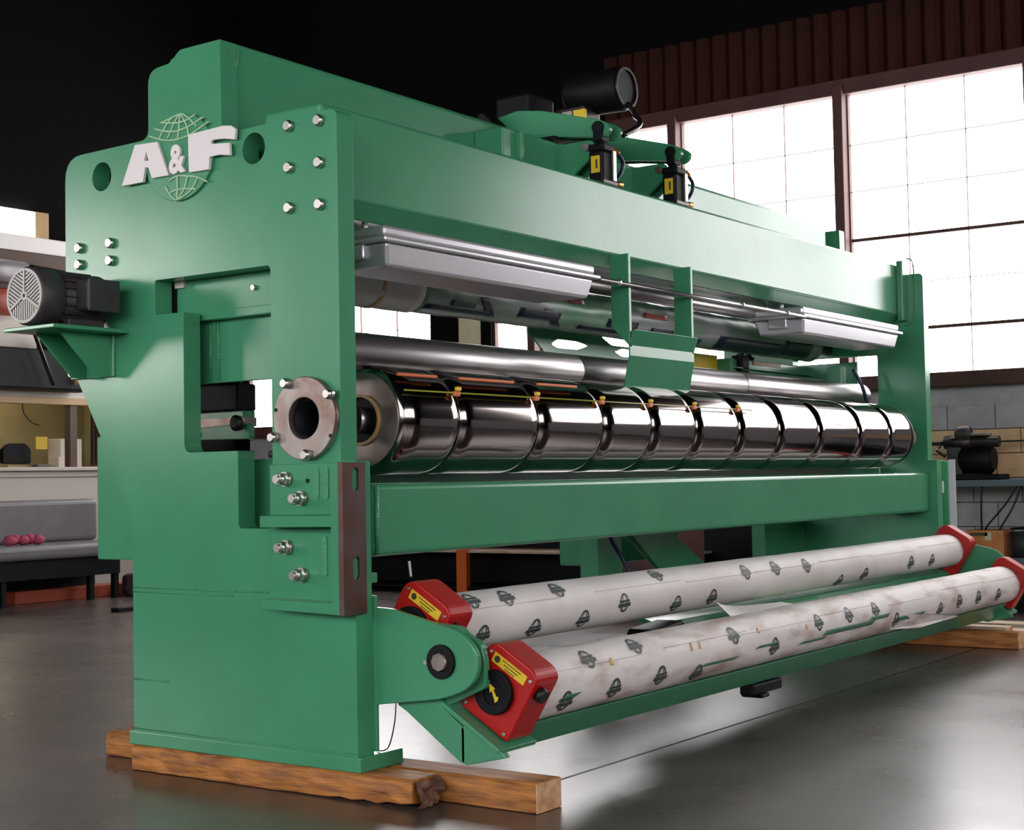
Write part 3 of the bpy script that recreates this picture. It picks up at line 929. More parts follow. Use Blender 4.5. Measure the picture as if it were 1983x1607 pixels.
# added strips and thin rod imitating orange and yellow reflections on the drum
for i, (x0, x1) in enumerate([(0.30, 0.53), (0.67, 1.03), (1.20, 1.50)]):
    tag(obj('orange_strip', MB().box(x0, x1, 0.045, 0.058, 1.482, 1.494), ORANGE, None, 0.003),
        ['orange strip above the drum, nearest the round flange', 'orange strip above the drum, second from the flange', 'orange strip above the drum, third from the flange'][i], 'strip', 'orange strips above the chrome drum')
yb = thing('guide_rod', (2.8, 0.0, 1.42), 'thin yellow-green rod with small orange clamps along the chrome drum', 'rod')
obj('rod', MB().cyl((0.29, 0.012, 1.428), (3.1, 0.012, 1.428), 0.003, 8), YELREFLECT, yb)
for g_ in gx[1:-1]:  # small added blocks imitating orange and yellow glints at the grooves
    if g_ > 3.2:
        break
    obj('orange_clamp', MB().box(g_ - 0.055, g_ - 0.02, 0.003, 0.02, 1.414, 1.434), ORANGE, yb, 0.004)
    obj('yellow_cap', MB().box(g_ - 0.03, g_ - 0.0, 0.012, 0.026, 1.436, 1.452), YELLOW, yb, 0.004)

# electric motor, near
em = thing('electric_motor', (-0.2, 1.3, 1.71), 'charcoal electric motor with grey fan grille on green bracket at the left', 'motor')
mx_, my_, mz_ = -0.38, 1.3, 1.822
obj('fan_cover', MB().lathe([(0, 0.105), (0.012, 0.112), (0.10, 0.112), (0.105, 0.108)], (mx_, my_, mz_), (1, 0, 0), 48), MOTOR, em)
gr = obj('fan_grille', MB().ringc((mx_ - 0.006, my_, mz_), (1, 0, 0), 0.008, 0.094, 0.104, 48).ringc((mx_ - 0.006, my_, mz_), (1, 0, 0), 0.008, 0.008, 0.018, 20), GRILLE, em)
for q in range(3):
    a0 = math.radians(90 + 120 * q)
    dirv = Vector((0, -math.cos(a0), math.sin(a0)))
    mxr = Matrix.Translation((mx_, my_, mz_)) @ Matrix.Rotation(-(a0 - math.pi / 2), 4, 'X')
    obj('grille_spoke', MB().box(-0.007, 0.0, -0.005, 0.005, 0.015, 0.1, mxr), GRILLE, gr)
    # parallel louvres in each third
    am_ = math.radians(90 + 120 * q + 60)
    mxm = Matrix.Translation((mx_, my_, mz_)) @ Matrix.Rotation(-(am_ - math.pi / 2), 4, 'X')
    for s in range(-6, 7):
        off = s * 0.013
        lo_ = max(abs(off) * 0.62, 0.012) + 0.006
        hi_ = math.sqrt(max(0, 0.096 ** 2 - off ** 2))
        if hi_ > lo_ + 0.01:
            obj('louvre', MB().box(-0.004, 0.0, off - 0.0038, off + 0.0038, lo_, hi_, mxm), GRILLE, gr)
obj('motor_body', MB().lathe([(0, 0.098), (0.20, 0.098), (0.21, 0.105), (0.225, 0.105)], (mx_ + 0.1, my_, mz_), (1, 0, 0), 40), MOTOR, em)
for k in range(20):
    a = 2 * math.pi * k / 20
    mxr = Matrix.Translation((mx_ + 0.11, my_, mz_)) @ Matrix.Rotation(a, 4, 'X')
    obj('cooling_fin', MB().box(0, 0.17, -0.0025, 0.0025, 0.095, 0.109, mxr), MOTOR, em)
obj('terminal_box', MB().box(mx_ + 0.16, mx_ + 0.30, 1.13, 1.215, 1.77, 1.885), MOTOR, em, 0.012)
obj('box_lid', MB().box(mx_ + 0.155, mx_ + 0.305, 1.122, 1.134, 1.765, 1.89), MOTOR, em, 0.005)
obj('motor_foot', MB().box(mx_ + 0.13, mx_ + 0.30, 1.21, 1.39, 1.711, 1.74), MOTOR, em, 0.004)

# motor on top of the carriage
tm = thing('hoist_motor', (2.55, 0.62, 2.9), 'black round motor above the green lever arms on top of the machine', 'motor')
obj('motor_body', MB().lathe([(0, 0.105), (0.02, 0.112), (0.31, 0.116), (0.33, 0.10)], (2.74, 0.84, 3.12), (0, -1, -0.02), 40), BLACK, tm)
obj('end_bell', MB().ringc((2.74, 0.51, 3.113), (0, -1, 0), 0.012, 0.094, 0.108, 40), DARKSTEEL, tm)
obj('gearbox', MB().box(2.42, 2.66, 0.90, 1.12, 2.90, 3.10), BLACK, tm, 0.02)
obj('pedestal', MB().box(2.6, 2.76, 0.68, 0.86, 2.78, 3.03), DARKSTEEL, tm, 0.01)
obj('yellow_tag', MB().box(2.575, 2.595, 0.66, 0.73, 2.92, 3.0), YELLOW, tm)
obj('grey_bracket', MB().box(2.575, 2.595, 0.74, 0.80, 2.92, 3.0), GRILLE, tm)
obj('conduit', MB().tube(smooth_path([(2.74, 0.50, 3.03), (2.72, 0.45, 2.975), (2.68, 0.42, 2.94), (2.62, 0.36, 2.90), (2.55, 0.33, 2.85), (2.4, 0.33, 2.78)], 6), 0.014, 10), DARKSTEEL, tm)


def air_cylinder(x, label, z0=2.476):
    t = thing('air_cylinder', (x, 0.28, z0), label, 'pneumatic cylinder', 'air cylinders on the front beam')
    yy = 0.27
    obj('barrel', MB().box(x - 0.055, x + 0.055, yy - 0.04, yy + 0.04, z0 + 0.01, z0 + 0.16), BLACK, t, 0.012)
    obj('foot', MB().box(x - 0.065, x + 0.065, yy - 0.05, yy + 0.05, z0, z0 + 0.02), DARKSTEEL, t, 0.003)
    obj('head', MB().box(x - 0.05, x + 0.05, yy - 0.045, yy + 0.045, z0 + 0.16, z0 + 0.195), BLACK, t, 0.008)
    obj('rod', MB().cyl((x, yy, z0 + 0.19), (x, yy, z0 + 0.25), 0.02, 16), BLACK, t)
    obj('clevis', MB().lathe([(0, 0.03), (0.08, 0.03)], (x - 0.04, yy, z0 + 0.275), (1, 0, 0), 20).box(x - 0.035, x + 0.035, yy - 0.025, yy + 0.025, z0 + 0.21, z0 + 0.275), BLACK, t, 0.005)
    obj('clevis_pin', MB().cyl((x + 0.04, yy, z0 + 0.275), (x + 0.065, yy, z0 + 0.275), 0.018, 12), BOLT, t)
    obj('side_rail', MB().box(x + 0.02, x + 0.045, yy - 0.055, yy - 0.042, z0 + 0.02, z0 + 0.165), BOLT, t, 0.002)
    lb_ = obj('warning_label', MB().box(x - 0.057, x - 0.0555, yy - 0.024, yy + 0.024, z0 + 0.055, z0 + 0.135), YELLOW, t)
    obj('label_print', MB().box(x - 0.058, x - 0.057, yy - 0.012, yy - 0.002, z0 + 0.075, z0 + 0.118), INK, lb_)
    obj('elbow_fitting', MB().tube(smooth_path([(x + 0.05, yy - 0.02, z0 + 0.175), (x + 0.075, yy - 0.025, z0 + 0.18), (x + 0.10, yy - 0.03, z0 + 0.168)], 4), 0.014, 10), BRASS, t)
    obj('elbow_fitting', MB().tube([(x + 0.06, yy - 0.02, z0 + 0.02), (x + 0.13, yy - 0.03, z0 + 0.02)], 0.014, 10), BRASS, t)
    obj('air_hose', MB().tube(smooth_path([(x + 0.10, yy - 0.03, z0 + 0.168), (x + 0.145, yy - 0.03, z0 + 0.13), (x + 0.14, yy - 0.02, z0 + 0.08), (x + 0.09, yy + 0.0, z0 + 0.02)], 6), 0.010, 8), HOSE, t)
    return t


air_cylinder(2.10, 'black air cylinder with yellow label on the beam, nearer the emblem frame')
air_cylinder(2.80, 'black air cylinder with yellow label on the beam, farther from the emblem frame')

# ------------------------------------------------------------------ roll cradle, housings and paper-wrapped rolls
TH = math.radians(31)
U = Vector((0, -math.cos(TH), -math.sin(TH)))       # down the slope, towards the front
V = Vector((0, -math.sin(TH), math.cos(TH)))        # square to it, upwards


def tilt_matrix(c):
    m = Matrix(((1, 0, 0, 0), (0, U.y, V.y, c[0]), (0, U.z, V.z, c[1]), (0, 0, 0, 1)))
    return m


C1 = (-0.465, 0.39)
C2 = (-0.108, 0.59)
ra = (-0.45, 0.375)
rr_ = (-0.11, 0.585)


def red_block(c, x0, x1, facing, label):
    t = thing('bearing_housing', ((x0 + x1) / 2, c[0], c[1] - 0.15), label, 'bearing housing', 'red bearing housings of the paper rolls')
    mx = tilt_matrix(c)
    pts = rounded([(-0.115, -0.135), (0.115, -0.135), (0.115, 0.115), (0.085, 0.135), (-0.085, 0.135), (-0.115, 0.10)], 0.02, 3)
    # outline in (u,v): build along x then tilt
    obj('block', MB().prism(pts, x0, x1, 'x', mx=mx), RED, t, 0.008, seg=3)
    s = -1 if facing < 0 else 1
    xf = x0 if facing < 0 else x1
    cc = mx @ Vector((0, -0.008, -0.012))
    obj('hub_ring', MB().ringc((xf - 0.022 if s < 0 else xf, cc.y, cc.z), (1, 0, 0), 0.022, 0.042, 0.076, 48), BLACK, t, 0.004)
    obj('hub_disc', MB().lathe([(0, 0.044), (0.012, 0.044)], (xf, cc.y, cc.z), (s, 0, 0), 32), BLACK, t)
    if s < 0:
        lab = obj('warning_label', MB().box(xf - 0.0015, xf, -0.075, 0.075, 0.070, 0.106, mx), YELLOW, t)
        for k in range(3):
            obj('label_print', MB().box(xf - 0.0025, xf - 0.0015, -0.035 + 0.01 * k, 0.05 - 0.01 * k, 0.096 - 0.011 * k, 0.099 - 0.011 * k, mx), INK, lab)
        obj('label_symbol', MB().lathe([(0, 0.012), (0.001, 0.012)], tuple(mx @ Vector((xf - 0.0015, -0.055, 0.088))), (-1, 0, 0), 16), INK, lab)
        # arrow on the hub
        arr = [(-0.006, -0.032), (0.008, -0.034), (0.006, -0.028), (0.004, 0.006), (0.014, 0.004), (0.004, 0.034), (-0.012, 0.008), (-0.004, 0.007), (-0.006, -0.018), (-0.014, -0.02)]
        mxa = Matrix.Translation((0, cc.y, cc.z)) @ Matrix.Rotation(math.radians(-22), 4, 'X')
        obj('arrow', MB().prism(arr, xf - 0.0145, xf - 0.0125, 'x', mx=mxa), YELLOW, t)
        for (a, b) in ((-0.09, 0.118), (0.093, 0.10), (-0.095, -0.115), (0.09, -0.115)):
            p = mx @ Vector((xf, a, b - (0.02 if b > 0 and a < 0 else 0)))
            obj('screw', MB().lathe([(0, 0.008), (0.004, 0.006)], tuple(p), (-1, 0, 0), 12), BOLT, t)
        p = mx @ Vector(((x0 + x1) / 2 - 0.02, 0.112, 0.06))
        obj('side_plug', MB().lathe([(0, 0.026), (0.03, 0.024)], tuple(p), tuple(U), 20), RUBBER, t)
    return t


red_block(C1, 0.185, 0.32, -1, 'red bearing housing with yellow label and yellow arrow, at the front roll near end')
red_block(C2, 0.185, 0.32, -1, 'red bearing housing with yellow label, half behind the green pivot plate')
red_block(C1, 5.62, 5.72, 1, 'red bearing housing at the far end of the front paper roll')
red_block(C2, 5.62, 5.72, 1, 'red bearing housing at the far end of the rear paper roll')

cr = thing('roll_cradle', (2.9, -0.35, 0.14), 'green tilting cradle with long trough beam carrying the two paper rolls', 'cradle')
for x0, x1, s in ((0.125, 0.345, 1), (5.56, 5.74, -1)):
    cm = tilt_matrix((-0.29, 0.45))
    o = obj('end_arm', MB().box(x0, x1, -0.34, 0.315, -0.118, -0.10, cm), G, cr, 0.004)
    xa = x0 if s > 0 else x1 - 0.018
    obj('arm_web', MB().prism([(-0.04, 0.46), (-0.072, 0.319), (-0.11, 0.30), (-0.339, 0.147), (-0.36, 0.147), (-0.36, 0.262), (-0.20, 0.37)], xa + 0.004, xa + 0.022, 'x'), G, o, 0.003)
    obj('arm_back', MB().prism(rounded([(-0.34, 0.60), (-0.36, 0.575), (-0.42, 0.55), (-0.435, 0.50), (-0.44, 0.40), (-0.28, 0.33), (-0.1, 0.45), (-0.1, 0.62)], 0.02, 3), xa + 0.02, xa + 0.05, 'x'), G, o, 0.004)
    obj('arm_foot', MB().prism([(-0.345, 0.146), (-0.345, 0.268), (-0.38, 0.262), (-0.52, 0.192), (-0.53, 0.178), (-0.365, 0.14)], x0 + 0.004, x0 + 0.03, 'x'), G, o, 0.003)
obj('trough_beam', MB().prism([(-0.497, 0.262), (-0.42, 0.168), (-0.34, 0.20), (-0.38, 0.262)], 0.345, 5.56, 'x'), G, cr, 0.004)
obj('rear_trough', MB().prism([(-0.12, 0.45), (-0.10, 0.40), (0.08, 0.44), (0.10, 0.50), (0.08, 0.50), (0.06, 0.46), (-0.09, 0.42), (-0.10, 0.455)], 2.0, 5.56, 'x'), G, cr, 0.003)
obj('deck_plate', MB().box(1.9, 5.5, -0.25, 0.06, 0.315, 0.33), G, cr, 0.003)
obj('tray_sheet', MB().box(2.75, 3.6, -0.29, -0.12, 0.425, 0.43), PALEGREEN, cr)
obj('black_actuator', MB().prism([(1.62, 0.34), (1.70, 0.44), (1.95, 0.46), (2.0, 0.40), (2.0, 0.34)], -0.2, -0.06, 'y'), BLACK, cr, 0.01)
obj('drain_valve', MB().box(2.15, 2.45, -0.43, -0.36, 0.115, 0.165).box(2.2, 2.28, -0.45, -0.34, 0.10, 0.12), BLACK, cr, 0.01)


def paper_roll(c, R_, x0, x1, label, m, seed, name='paper_wrapped_roll'):
    t = thing(name, ((x0 + x1) / 2, c[0], c[1] - R_), label, 'roll', None)
    g = random.Random(seed)
    p = [g.uniform(0, 6.28) for _ in range(6)]

    def wb(tt, a):
        return 1 + 0.006 * math.sin(2 * a + tt * 3 + p[0]) + 0.005 * math.sin(3 * a - tt * 7 + p[1]) + 0.004 * math.sin(tt * 23 + p[2] + a) + 0.006 * math.sin(tt * 1.7 + p[3])
    n_ = 160
    L_ = x1 - x0
    # overlap seam: radius jumps slightly at one angle
    obj('paper_sleeve', MB().lathe([(L_ * i / n_, R_) for i in range(n_ + 1)], (x0, c[0], c[1]), (1, 0, 0), 48, wob=wb), m, t)
    obj('core_end', MB().cyl((x0 - 0.04, c[0], c[1]), (x0 + 0.01, c[0], c[1]), R_ * 0.7, 32).cyl((x1 - 0.01, c[0], c[1]), (x1 + 0.03, c[0], c[1]), R_ * 0.7, 32), DARKSTEEL, t)
    for k in range(7):
        xs_ = x0 + 0.05 + k * L_ / 7 + g.uniform(-0.1, 0.1)
        th_ = g.uniform(22, 34)
        obj('paper_edge', cyl_patch(c[0], c[1], R_ * 1.008, xs_, xs_ + L_ / 7.5, th_, th_ + 1.2, 0.0025, 0, 10, 2), m, t)
    return t, wb


def mark(t, c, R_, x, th, k, m):
    """printed globe-and-banner emblem wrapped on the roll"""
    mb = MB()
    s = 0.8
    RR = R_ * 1.016

    def P(u, v, dr=0.0):
        a = math.radians(th) + v / RR
        return ((x + u), c[0] - (RR + dr) * math.cos(a), c[1] + (RR + dr) * math.sin(a))
    nseg = 20
    for (r0, r1, squeeze) in ((0.034 * s, 0.043 * s, 1.0), (0.034 * s, 0.041 * s, 0.45)):
        A = [mb.bm.verts.new(P(r0 * squeeze * math.cos(2 * math.pi * i / nseg), r0 * 1.2 * math.sin(2 * math.pi * i / nseg))) for i in range(nseg)]
        B = [mb.bm.verts.new(P((r1 if squeeze == 1 else r0 + (r1 - r0) * 2) * squeeze * math.cos(2 * math.pi * i / nseg), r1 * 1.2 * math.sin(2 * math.pi * i / nseg))) for i in range(nseg)]
        for i in range(nseg):
            j = (i + 1) % nseg
            mb.bm.faces.new((A[i], A[j], B[j], B[i]))
    for (v0, v1, w_) in ((-0.024, -0.003, 0.060), (0.001, 0.013, 0.05)):
        q = [mb.bm.verts.new(P(u * s, v * s, 0.0005)) for (u, v) in ((-w_, v0), (w_, v0 + 0.003), (w_, v1 + 0.003), (-w_, v1))]
        mb.bm.faces.new(q)
    return obj('printed_mark', mb, m, t)


t1, w1 = paper_roll(rr_, 0.103, 0.32, 5.62, 'clean white paper-wrapped roll, the rear of the lower two, behind the dirtier one', PAPER, 5)
for k, (x, th) in enumerate([(0.631, 47), (0.977, 50), (1.425, -4), (1.88, -28), (2.213, -25), (1.766, 57), (1.128, -29), (0.787, -32), (0.453, -28),
                             (2.561, 30), (2.887, 30), (3.24, 25), (3.682, -40), (4.014, -30), (4.699, -15), (5.05, -18), (0.42, 50)]):
    mark(t1, rr_, 0.103, x, th, k, MARK)
t2, w2 = paper_roll(ra, 0.115, 0.32, 5.62, 'soiled white paper-wrapped roll in front, with green smears and torn paper', PAPERDIRTY, 11)
for k, (x, th) in enumerate([(0.628, 42), (0.974, 50), (0.456, -27), (0.778, -24), (1.112, -20), (1.734, 29), (2.101, -14), (2.573, 18), (2.927, 21), (3.262, 19),
                             (3.533, -19), (4.183, -19), (4.491, -9), (4.823, -10), (5.193, -16), (1.42, -35)]):
    mark(t2, ra, 0.115, x, th, k, MARK)
for (x0, x1, t0, t1_) in [(1.42, 1.72, -22, -16), (1.9, 2.1, -10, -4), (2.35, 2.62, -24, -18), (2.6, 3.2, -16, -4), (3.15, 3.4, -6, 4), (3.5, 3.9, -24, -12), (0.40, 0.50, -22, -14)]:
    obj('paint_smear', cyl_patch(ra[0], ra[1], 0.1163, x0, x1, t0, t1_, 0.0008, 0.05, 10, 3), MARKGREEN, t2)
for (x0, x1, t0, t1_) in [(0.75, 0.77, 20, 34), (1.35, 1.365, 15, 32), (1.42, 1.43, 15, 30), (1.95, 1.97, 22, 34), (2.42, 2.44, 8, 20)]:
    obj('glue_drip', cyl_patch(ra[0], ra[1], 0.1165, x0, x1, t0, t1_, 0.0008, 0.01, 2, 4), mat('glue', (214, 166, 84), 0.4), t2)
# torn paper flaps
fm = MB()
pts_ = []
for i in range(9):
    s_ = i / 8
    pts_.append((fm.bm.verts.new((2.0 + 0.7 * s_, ra[0] + 0.045 + 0.02 * s_, ra[1] + 0.104)), fm.bm.verts.new((1.97 + 0.66 * s_, ra[0] + 0.10 + 0.05 * math.sin(s_ * 3.1), ra[1] + 0.118 + 0.05 * (1 - s_) ** 3))))
for i in range(8):
    f = fm.bm.faces.new((pts_[i][0], pts_[i + 1][0], pts_[i + 1][1], pts_[i][1]))
    f.smooth = True
obj('torn_flap', fm, PAPER, t2)
fm = MB()
a_ = [fm.bm.verts.new(p) for p in ((3.55, ra[0] - 0.106, ra[1] + 0.045), (3.7, ra[0] - 0.118, ra[1] - 0.02), (4.35, ra[0] - 0.125, ra[1] - 0.075), (4.5, ra[0] - 0.105, ra[1] - 0.10), (3.9, ra[0] - 0.10, ra[1] - 0.11), (3.5, ra[0] - 0.085, ra[1] - 0.085))]
fm.bm.faces.new(a_)
obj('torn_flap', fm, PAPERDIRTY, t2)

# thin cable and dark hose near the cradle
tag(obj('thin_cable', MB().tube(smooth_path([(0.12, -0.07, 0.33), (0.12, -0.06, 0.25), (0.12, -0.03, 0.17), (0.12, 0.02, 0.155)], 6), 0.0025, 6), CABLE),
    'thin cable hanging from the green pivot plate to the base plate', 'cable')
tag(obj('dark_hose', MB().tube(smooth_path([(3.0, 0.84, 0.83), (3.03, 0.83, 0.75), (3.08, 0.80, 0.66), (3.1, 0.75, 0.56)], 6), 0.012, 8), HOSE),
    'dark blue hose hanging below the lower beam behind the rear paper roll', 'hose')
tag(obj('purple_hose', MB().tube(smooth_path([(1.28, -0.26, 0.42), (1.30, -0.28, 0.36), (1.42, -0.30, 0.335)], 6), 0.008, 8), HOSE),
    'short dark hose loop between the two paper rolls', 'hose')
tag(obj('lift_hook', MB().tube(smooth_path([(0.2, -0.08, 0.76), (0.2, -0.075, 0.80), (0.2, -0.072, 0.815)], 5), 0.005, 8), GRILLE),
    'thin pale wire rising from the red housing behind the green plate', 'wire')


# ------------------------------------------------------------------ timbers
def timber(name, x0, x1, y0, y1, z1, label, end=WOODEND, jag=0.0, seed=1, m=WOOD):
    t = thing(name, ((x0 + x1) / 2, (y0 + y1) / 2, 0), label, 'timber', None)
    g = random.Random(seed)
    mb = MB()
    n_ = 26
    rings = []
    for i in range(n_ + 1):
        s_ = i / n_
        yy = y1 + (y0 - y1) * s_
        dz = jag * max(0, (s_ - 0.55) / 0.45) * g.uniform(0.2, 1) if jag else 0
        o = lambda a: g.uniform(-a, a)
        ring = [(x0 + o(0.004), z1 * 0.02 + dz), (x1 + o(0.003), 0.0), (x1 + o(0.003), z1), (x0 + 0.012 + o(0.003), z1), (x0 + o(0.004), z1 - 0.012 + o(0.002)), (x0 - 0.004 + o(0.005), z1 * 0.5)]
        rings.append([mb.bm.verts.new((p[0], yy, p[1])) for p in ring])
    k_ = len(rings[0])
    for i in range(n_):
        for j in range(k_):
            q = (j + 1) % k_
            mb.bm.faces.new((rings[i][j], rings[i][q], rings[i + 1][q], rings[i + 1][j]))
    mb.bm.faces.new(rings[0])
    mb.bm.faces.new(list(reversed(rings[-1])))
    obj('beam', mb, m, t, 0.003)
    e = MB()
    if jag:
        vs = []
        for i in range(7):
            for j in range(5):
                vs.append(e.bm.verts.new((x0 + 0.004 + (x1 - x0 - 0.008) * i / 6, y0 - 0.004 - g.uniform(0, 0.035), 0.006 + (z1 - 0.012) * j / 4)))
        for i in range(6):
            for j in range(4):
                e.bm.faces.new((vs[i * 5 + j], vs[(i + 1) * 5 + j], vs[(i + 1) * 5 + j + 1], vs[i * 5 + j + 1]))
    else:
        e.box(x0 + 0.001, x1 - 0.001, y0 - 0.003, y0 + 0.001, 0.002, z1 - 0.002)
    obj('end_grain', e, end, t)
    return t


timber('support_timber', 0.0, 0.135, -0.235, 1.165, 0.0995, 'rough brown timber with broken end, under the front edge of the near frame', WOODDARK, 0.02, 3)
timber('support_timber', 0.155, 0.30, -0.63, 1.50, 0.0995, 'longer squared timber with sawn pale end, behind the broken timber', WOODEND, 0, 5)
timber('support_timber', 5.36, 5.50, -0.62, 1.4, 0.0995, 'brown timber on the floor at the far right end of the machine', WOODEND, 0, 8)
timber('support_timber', 5.66, 5.80, -0.45, 1.3, 0.0995, 'pale timber under the far frame, behind the brown one', WOODEND, 0, 9, PALEWOOD)
tag(obj('plank', MB().box(5.95, 6.15, -0.9, 0.8, 0.0, 0.05), PALEWOOD, None, 0.004), 'pale flat plank on the floor nearest the far frame', 'plank')
tag(obj('plank', MB().box(6.4, 6.6, -0.9, 0.8, 0.0, 0.05), PALEWOOD, None, 0.004), 'pale flat plank farther right, close to the workbench', 'plank')

# ------------------------------------------------------------------ far right: post, bench, grinder, crate, bin
gp = tag(obj('gauge_post', MB().box(5.97, 6.02, 0.0, 0.05, 0.0, 1.165), G, None, 0.003), 'narrow green post with white scale strip beside the far frame', 'post')
obj('scale_strip', MB().box(5.99, 6.0, -0.045, 0.0, 0.35, 1.172), mat('scale_white', (200, 198, 208), 0.4), gp)
lr = tag(obj('latch_rod', MB().cyl((5.885, 0.03, 0.60), (5.885, 0.03, 1.12), 0.007, 10), STEEL), 'thin steel rod with white latch on the far frame edge', 'rod')
obj('white_latch', MB().box(5.87, 5.90, -0.0, 0.03, 0.95, 1.03), OFFWHITE, lr, 0.004)

bn = thing('workbench', (8.15, 0.0, 0), 'blue-grey steel workbench with lower shelf against the block wall', 'workbench')
obj('bench_top', MB().box(7.95, 8.5, -1.6, 1.05, 0.965, 1.018), BENCH, bn, 0.006)
obj('shelf', MB().box(7.95, 8.5, -1.6, 1.05, 0.35, 0.405), BENCH, bn, 0.006)
for yy in (0.95, -0.35, -1.5):
    obj('leg', MB().box(8.0, 8.05, yy, yy + 0.05, 0, 0.97), BENCH, bn)
    obj('leg', MB().box(8.4, 8.45, yy, yy + 0.05, 0, 0.97), BENCH, bn)
obj('kick_panel', MB().box(8.1, 8.12, -1.6, 1.05, 0, 0.35), BLACK, bn)

gd = thing('bench_grinder', (8.15, 0.5, 1.018), 'dark old machine tool with horizontal spindle standing on the workbench', 'machine tool')
obj('base', MB().box(8.05, 8.3, 0.30, 0.74, 1.018, 1.065), BLACK, gd, 0.01)
obj('motor_housing', MB().lathe([(0, 0.09), (0.02, 0.118), (0.24, 0.12), (0.27, 0.09)], (8.17, 0.65, 1.185), (0, -1, 0), 32), BLACK, gd)
obj('spindle_housing', MB().lathe([(0, 0.055), (0.22, 0.06), (0.22, 0.048), (0.44, 0.045)], (8.12, 0.76, 1.325), (0, -1, 0), 24), DARKSTEEL, gd)
obj('spindle', MB().cyl((8.12, 0.76, 1.32), (8.12, 0.92, 1.32), 0.018, 16), DARKSTEEL, gd)
obj('column', MB().box(8.08, 8.2, 0.62, 0.74, 1.05, 1.31), MOTOR, gd, 0.01)
obj('wheel_guard', MB().lathe([(0, 0.05), (0.03, 0.062), (0.10, 0.062), (0.12, 0.05)], (8.1, 0.66, 1.395), (0, -1, 0), 24), MOTOR, gd)
obj('top_bar', MB().box(8.08, 8.13, 0.38, 0.62, 1.372, 1.395), RAWSTEEL, gd, 0.008)
obj('crank_handle', MB().tube([(8.05, 0.78, 1.30), (8.0, 0.79, 1.26), (8.0, 0.72, 1.21)], 0.012, 8), DARKSTEEL, gd)
tag(obj('air_line', MB().tube(smooth_path([(8.12, 0.34, 1.325), (8.4, 0.1, 1.33), (8.5, -0.4, 1.35)], 5), 0.008, 8), CABLE), 'thin line running right from the machine tool along the wall', 'cable')
for i, (pp, lab) in enumerate([([(8.02, 0.44, 0.965), (8.02, 0.45, 0.8), (8.05, 0.46, 0.62)], 'straight black cable hanging behind the brown crate under the workbench'),
                               ([(8.02, 0.16, 0.965), (8.02, 0.26, 0.82), (8.02, 0.40, 0.66), (8.05, 0.44, 0.60)], 'slanting black cable under the workbench, left of its twin'),
                               ([(8.02, 0.13, 0.965), (8.02, 0.20, 0.80), (8.02, 0.30, 0.64), (8.05, 0.34, 0.58)], 'slanting black cable under the workbench, right of its twin')]):
    tag(obj('black_cable', MB().tube(smooth_path(pp, 5), 0.008, 8), CABLE), lab, 'cable')
tag(obj('brown_cable', MB().tube(smooth_path([(8.25, 0.12, 1.02), (8.25, 0.10, 1.10), (8.25, 0.02, 1.16)], 5), 0.008, 8), REDBEAM), 'reddish brown cord standing up from the workbench at the right edge', 'cord')

ct = thing('wooden_crate', (8.1, 0.42, 0.405), 'orange-brown wooden crate with dark label on the lower bench shelf', 'crate')
obj('crate_box', MB().box(8.0, 8.3, 0.275, 0.575, 0.405, 0.62), CRATE, ct, 0.006)
obj('dark_label', MB().box(7.994, 8.0, 0.40, 0.54, 0.575, 0.60), BROWN, ct)
obj('paper_scrap', MB().box(7.994, 8.0, 0.37, 0.42, 0.54, 0.60), CREAM, ct)
bk = thing('black_bin', (8.1, 0.12, 0.405), 'round black bin with wire rim on the lower bench shelf', 'bin')
obj('bin_body', MB().lathe([(0, 0.125), (0.20, 0.135)], (8.12, 0.115, 0.405), (0, 0, 1), 32), mat('bin_black', (44, 44, 50), 0.5), bk)
obj('bin_rim', MB().ringc((8.12, 0.115, 0.625), (0, 0, 1), 0.01, 0.125, 0.137, 32), BLACK, bk)

# ------------------------------------------------------------------ rack below the windows, seen under the beam
rk = thing('storage_rack', (7.9, 5.0, 0), 'low dark storage rack along the window wall, seen under the lower beam', 'rack')
obj('rack_board', MB().box(7.7, 8.3, 3.0, 7.3, 0.39, 0.41), PALEWOOD, rk)
obj('rack_board', MB().box(7.7, 8.3, 3.0, 7.3, 0.04, 0.06), BLACK, rk)
obj('rack_back', MB().box(8.28, 8.32, 2.6, 7.6, 0.0, 1.5), BLACK, rk)
for yy in (5.35,):
    obj('orange_post', MB().box(7.68, 7.74, yy, yy + 0.12, 0, 0.9), ORANGE, rk)
tag(obj('orange_box', MB().box(7.75, 8.0, 5.85, 6.3, 0.412, 0.6), CRATE, None, 0.006), 'orange carton on the dark rack, left of the orange post', 'box')
tag(obj('yellow_box', MB().box(7.72, 7.95, 5.65, 5.82, 0.412, 0.6), YELLOW, None, 0.006), 'small yellow carton on the dark rack beside the orange post', 'box')
tag(obj('reddish_box', MB().box(7.7, 8.0, 3.2, 3.75, 0.06, 0.22), RUSTSTEEL, None, 0.006), 'dull red carton low on the dark rack, toward the green bracket', 'box')
tag(obj('brown_carton', MB().box(6.2, 7.2, 2.5, 3.0, 0.0, 0.66), RUSTSTEEL, None, 0.006), 'dull red-brown carton on the floor behind the machine, left of the green deck', 'box')

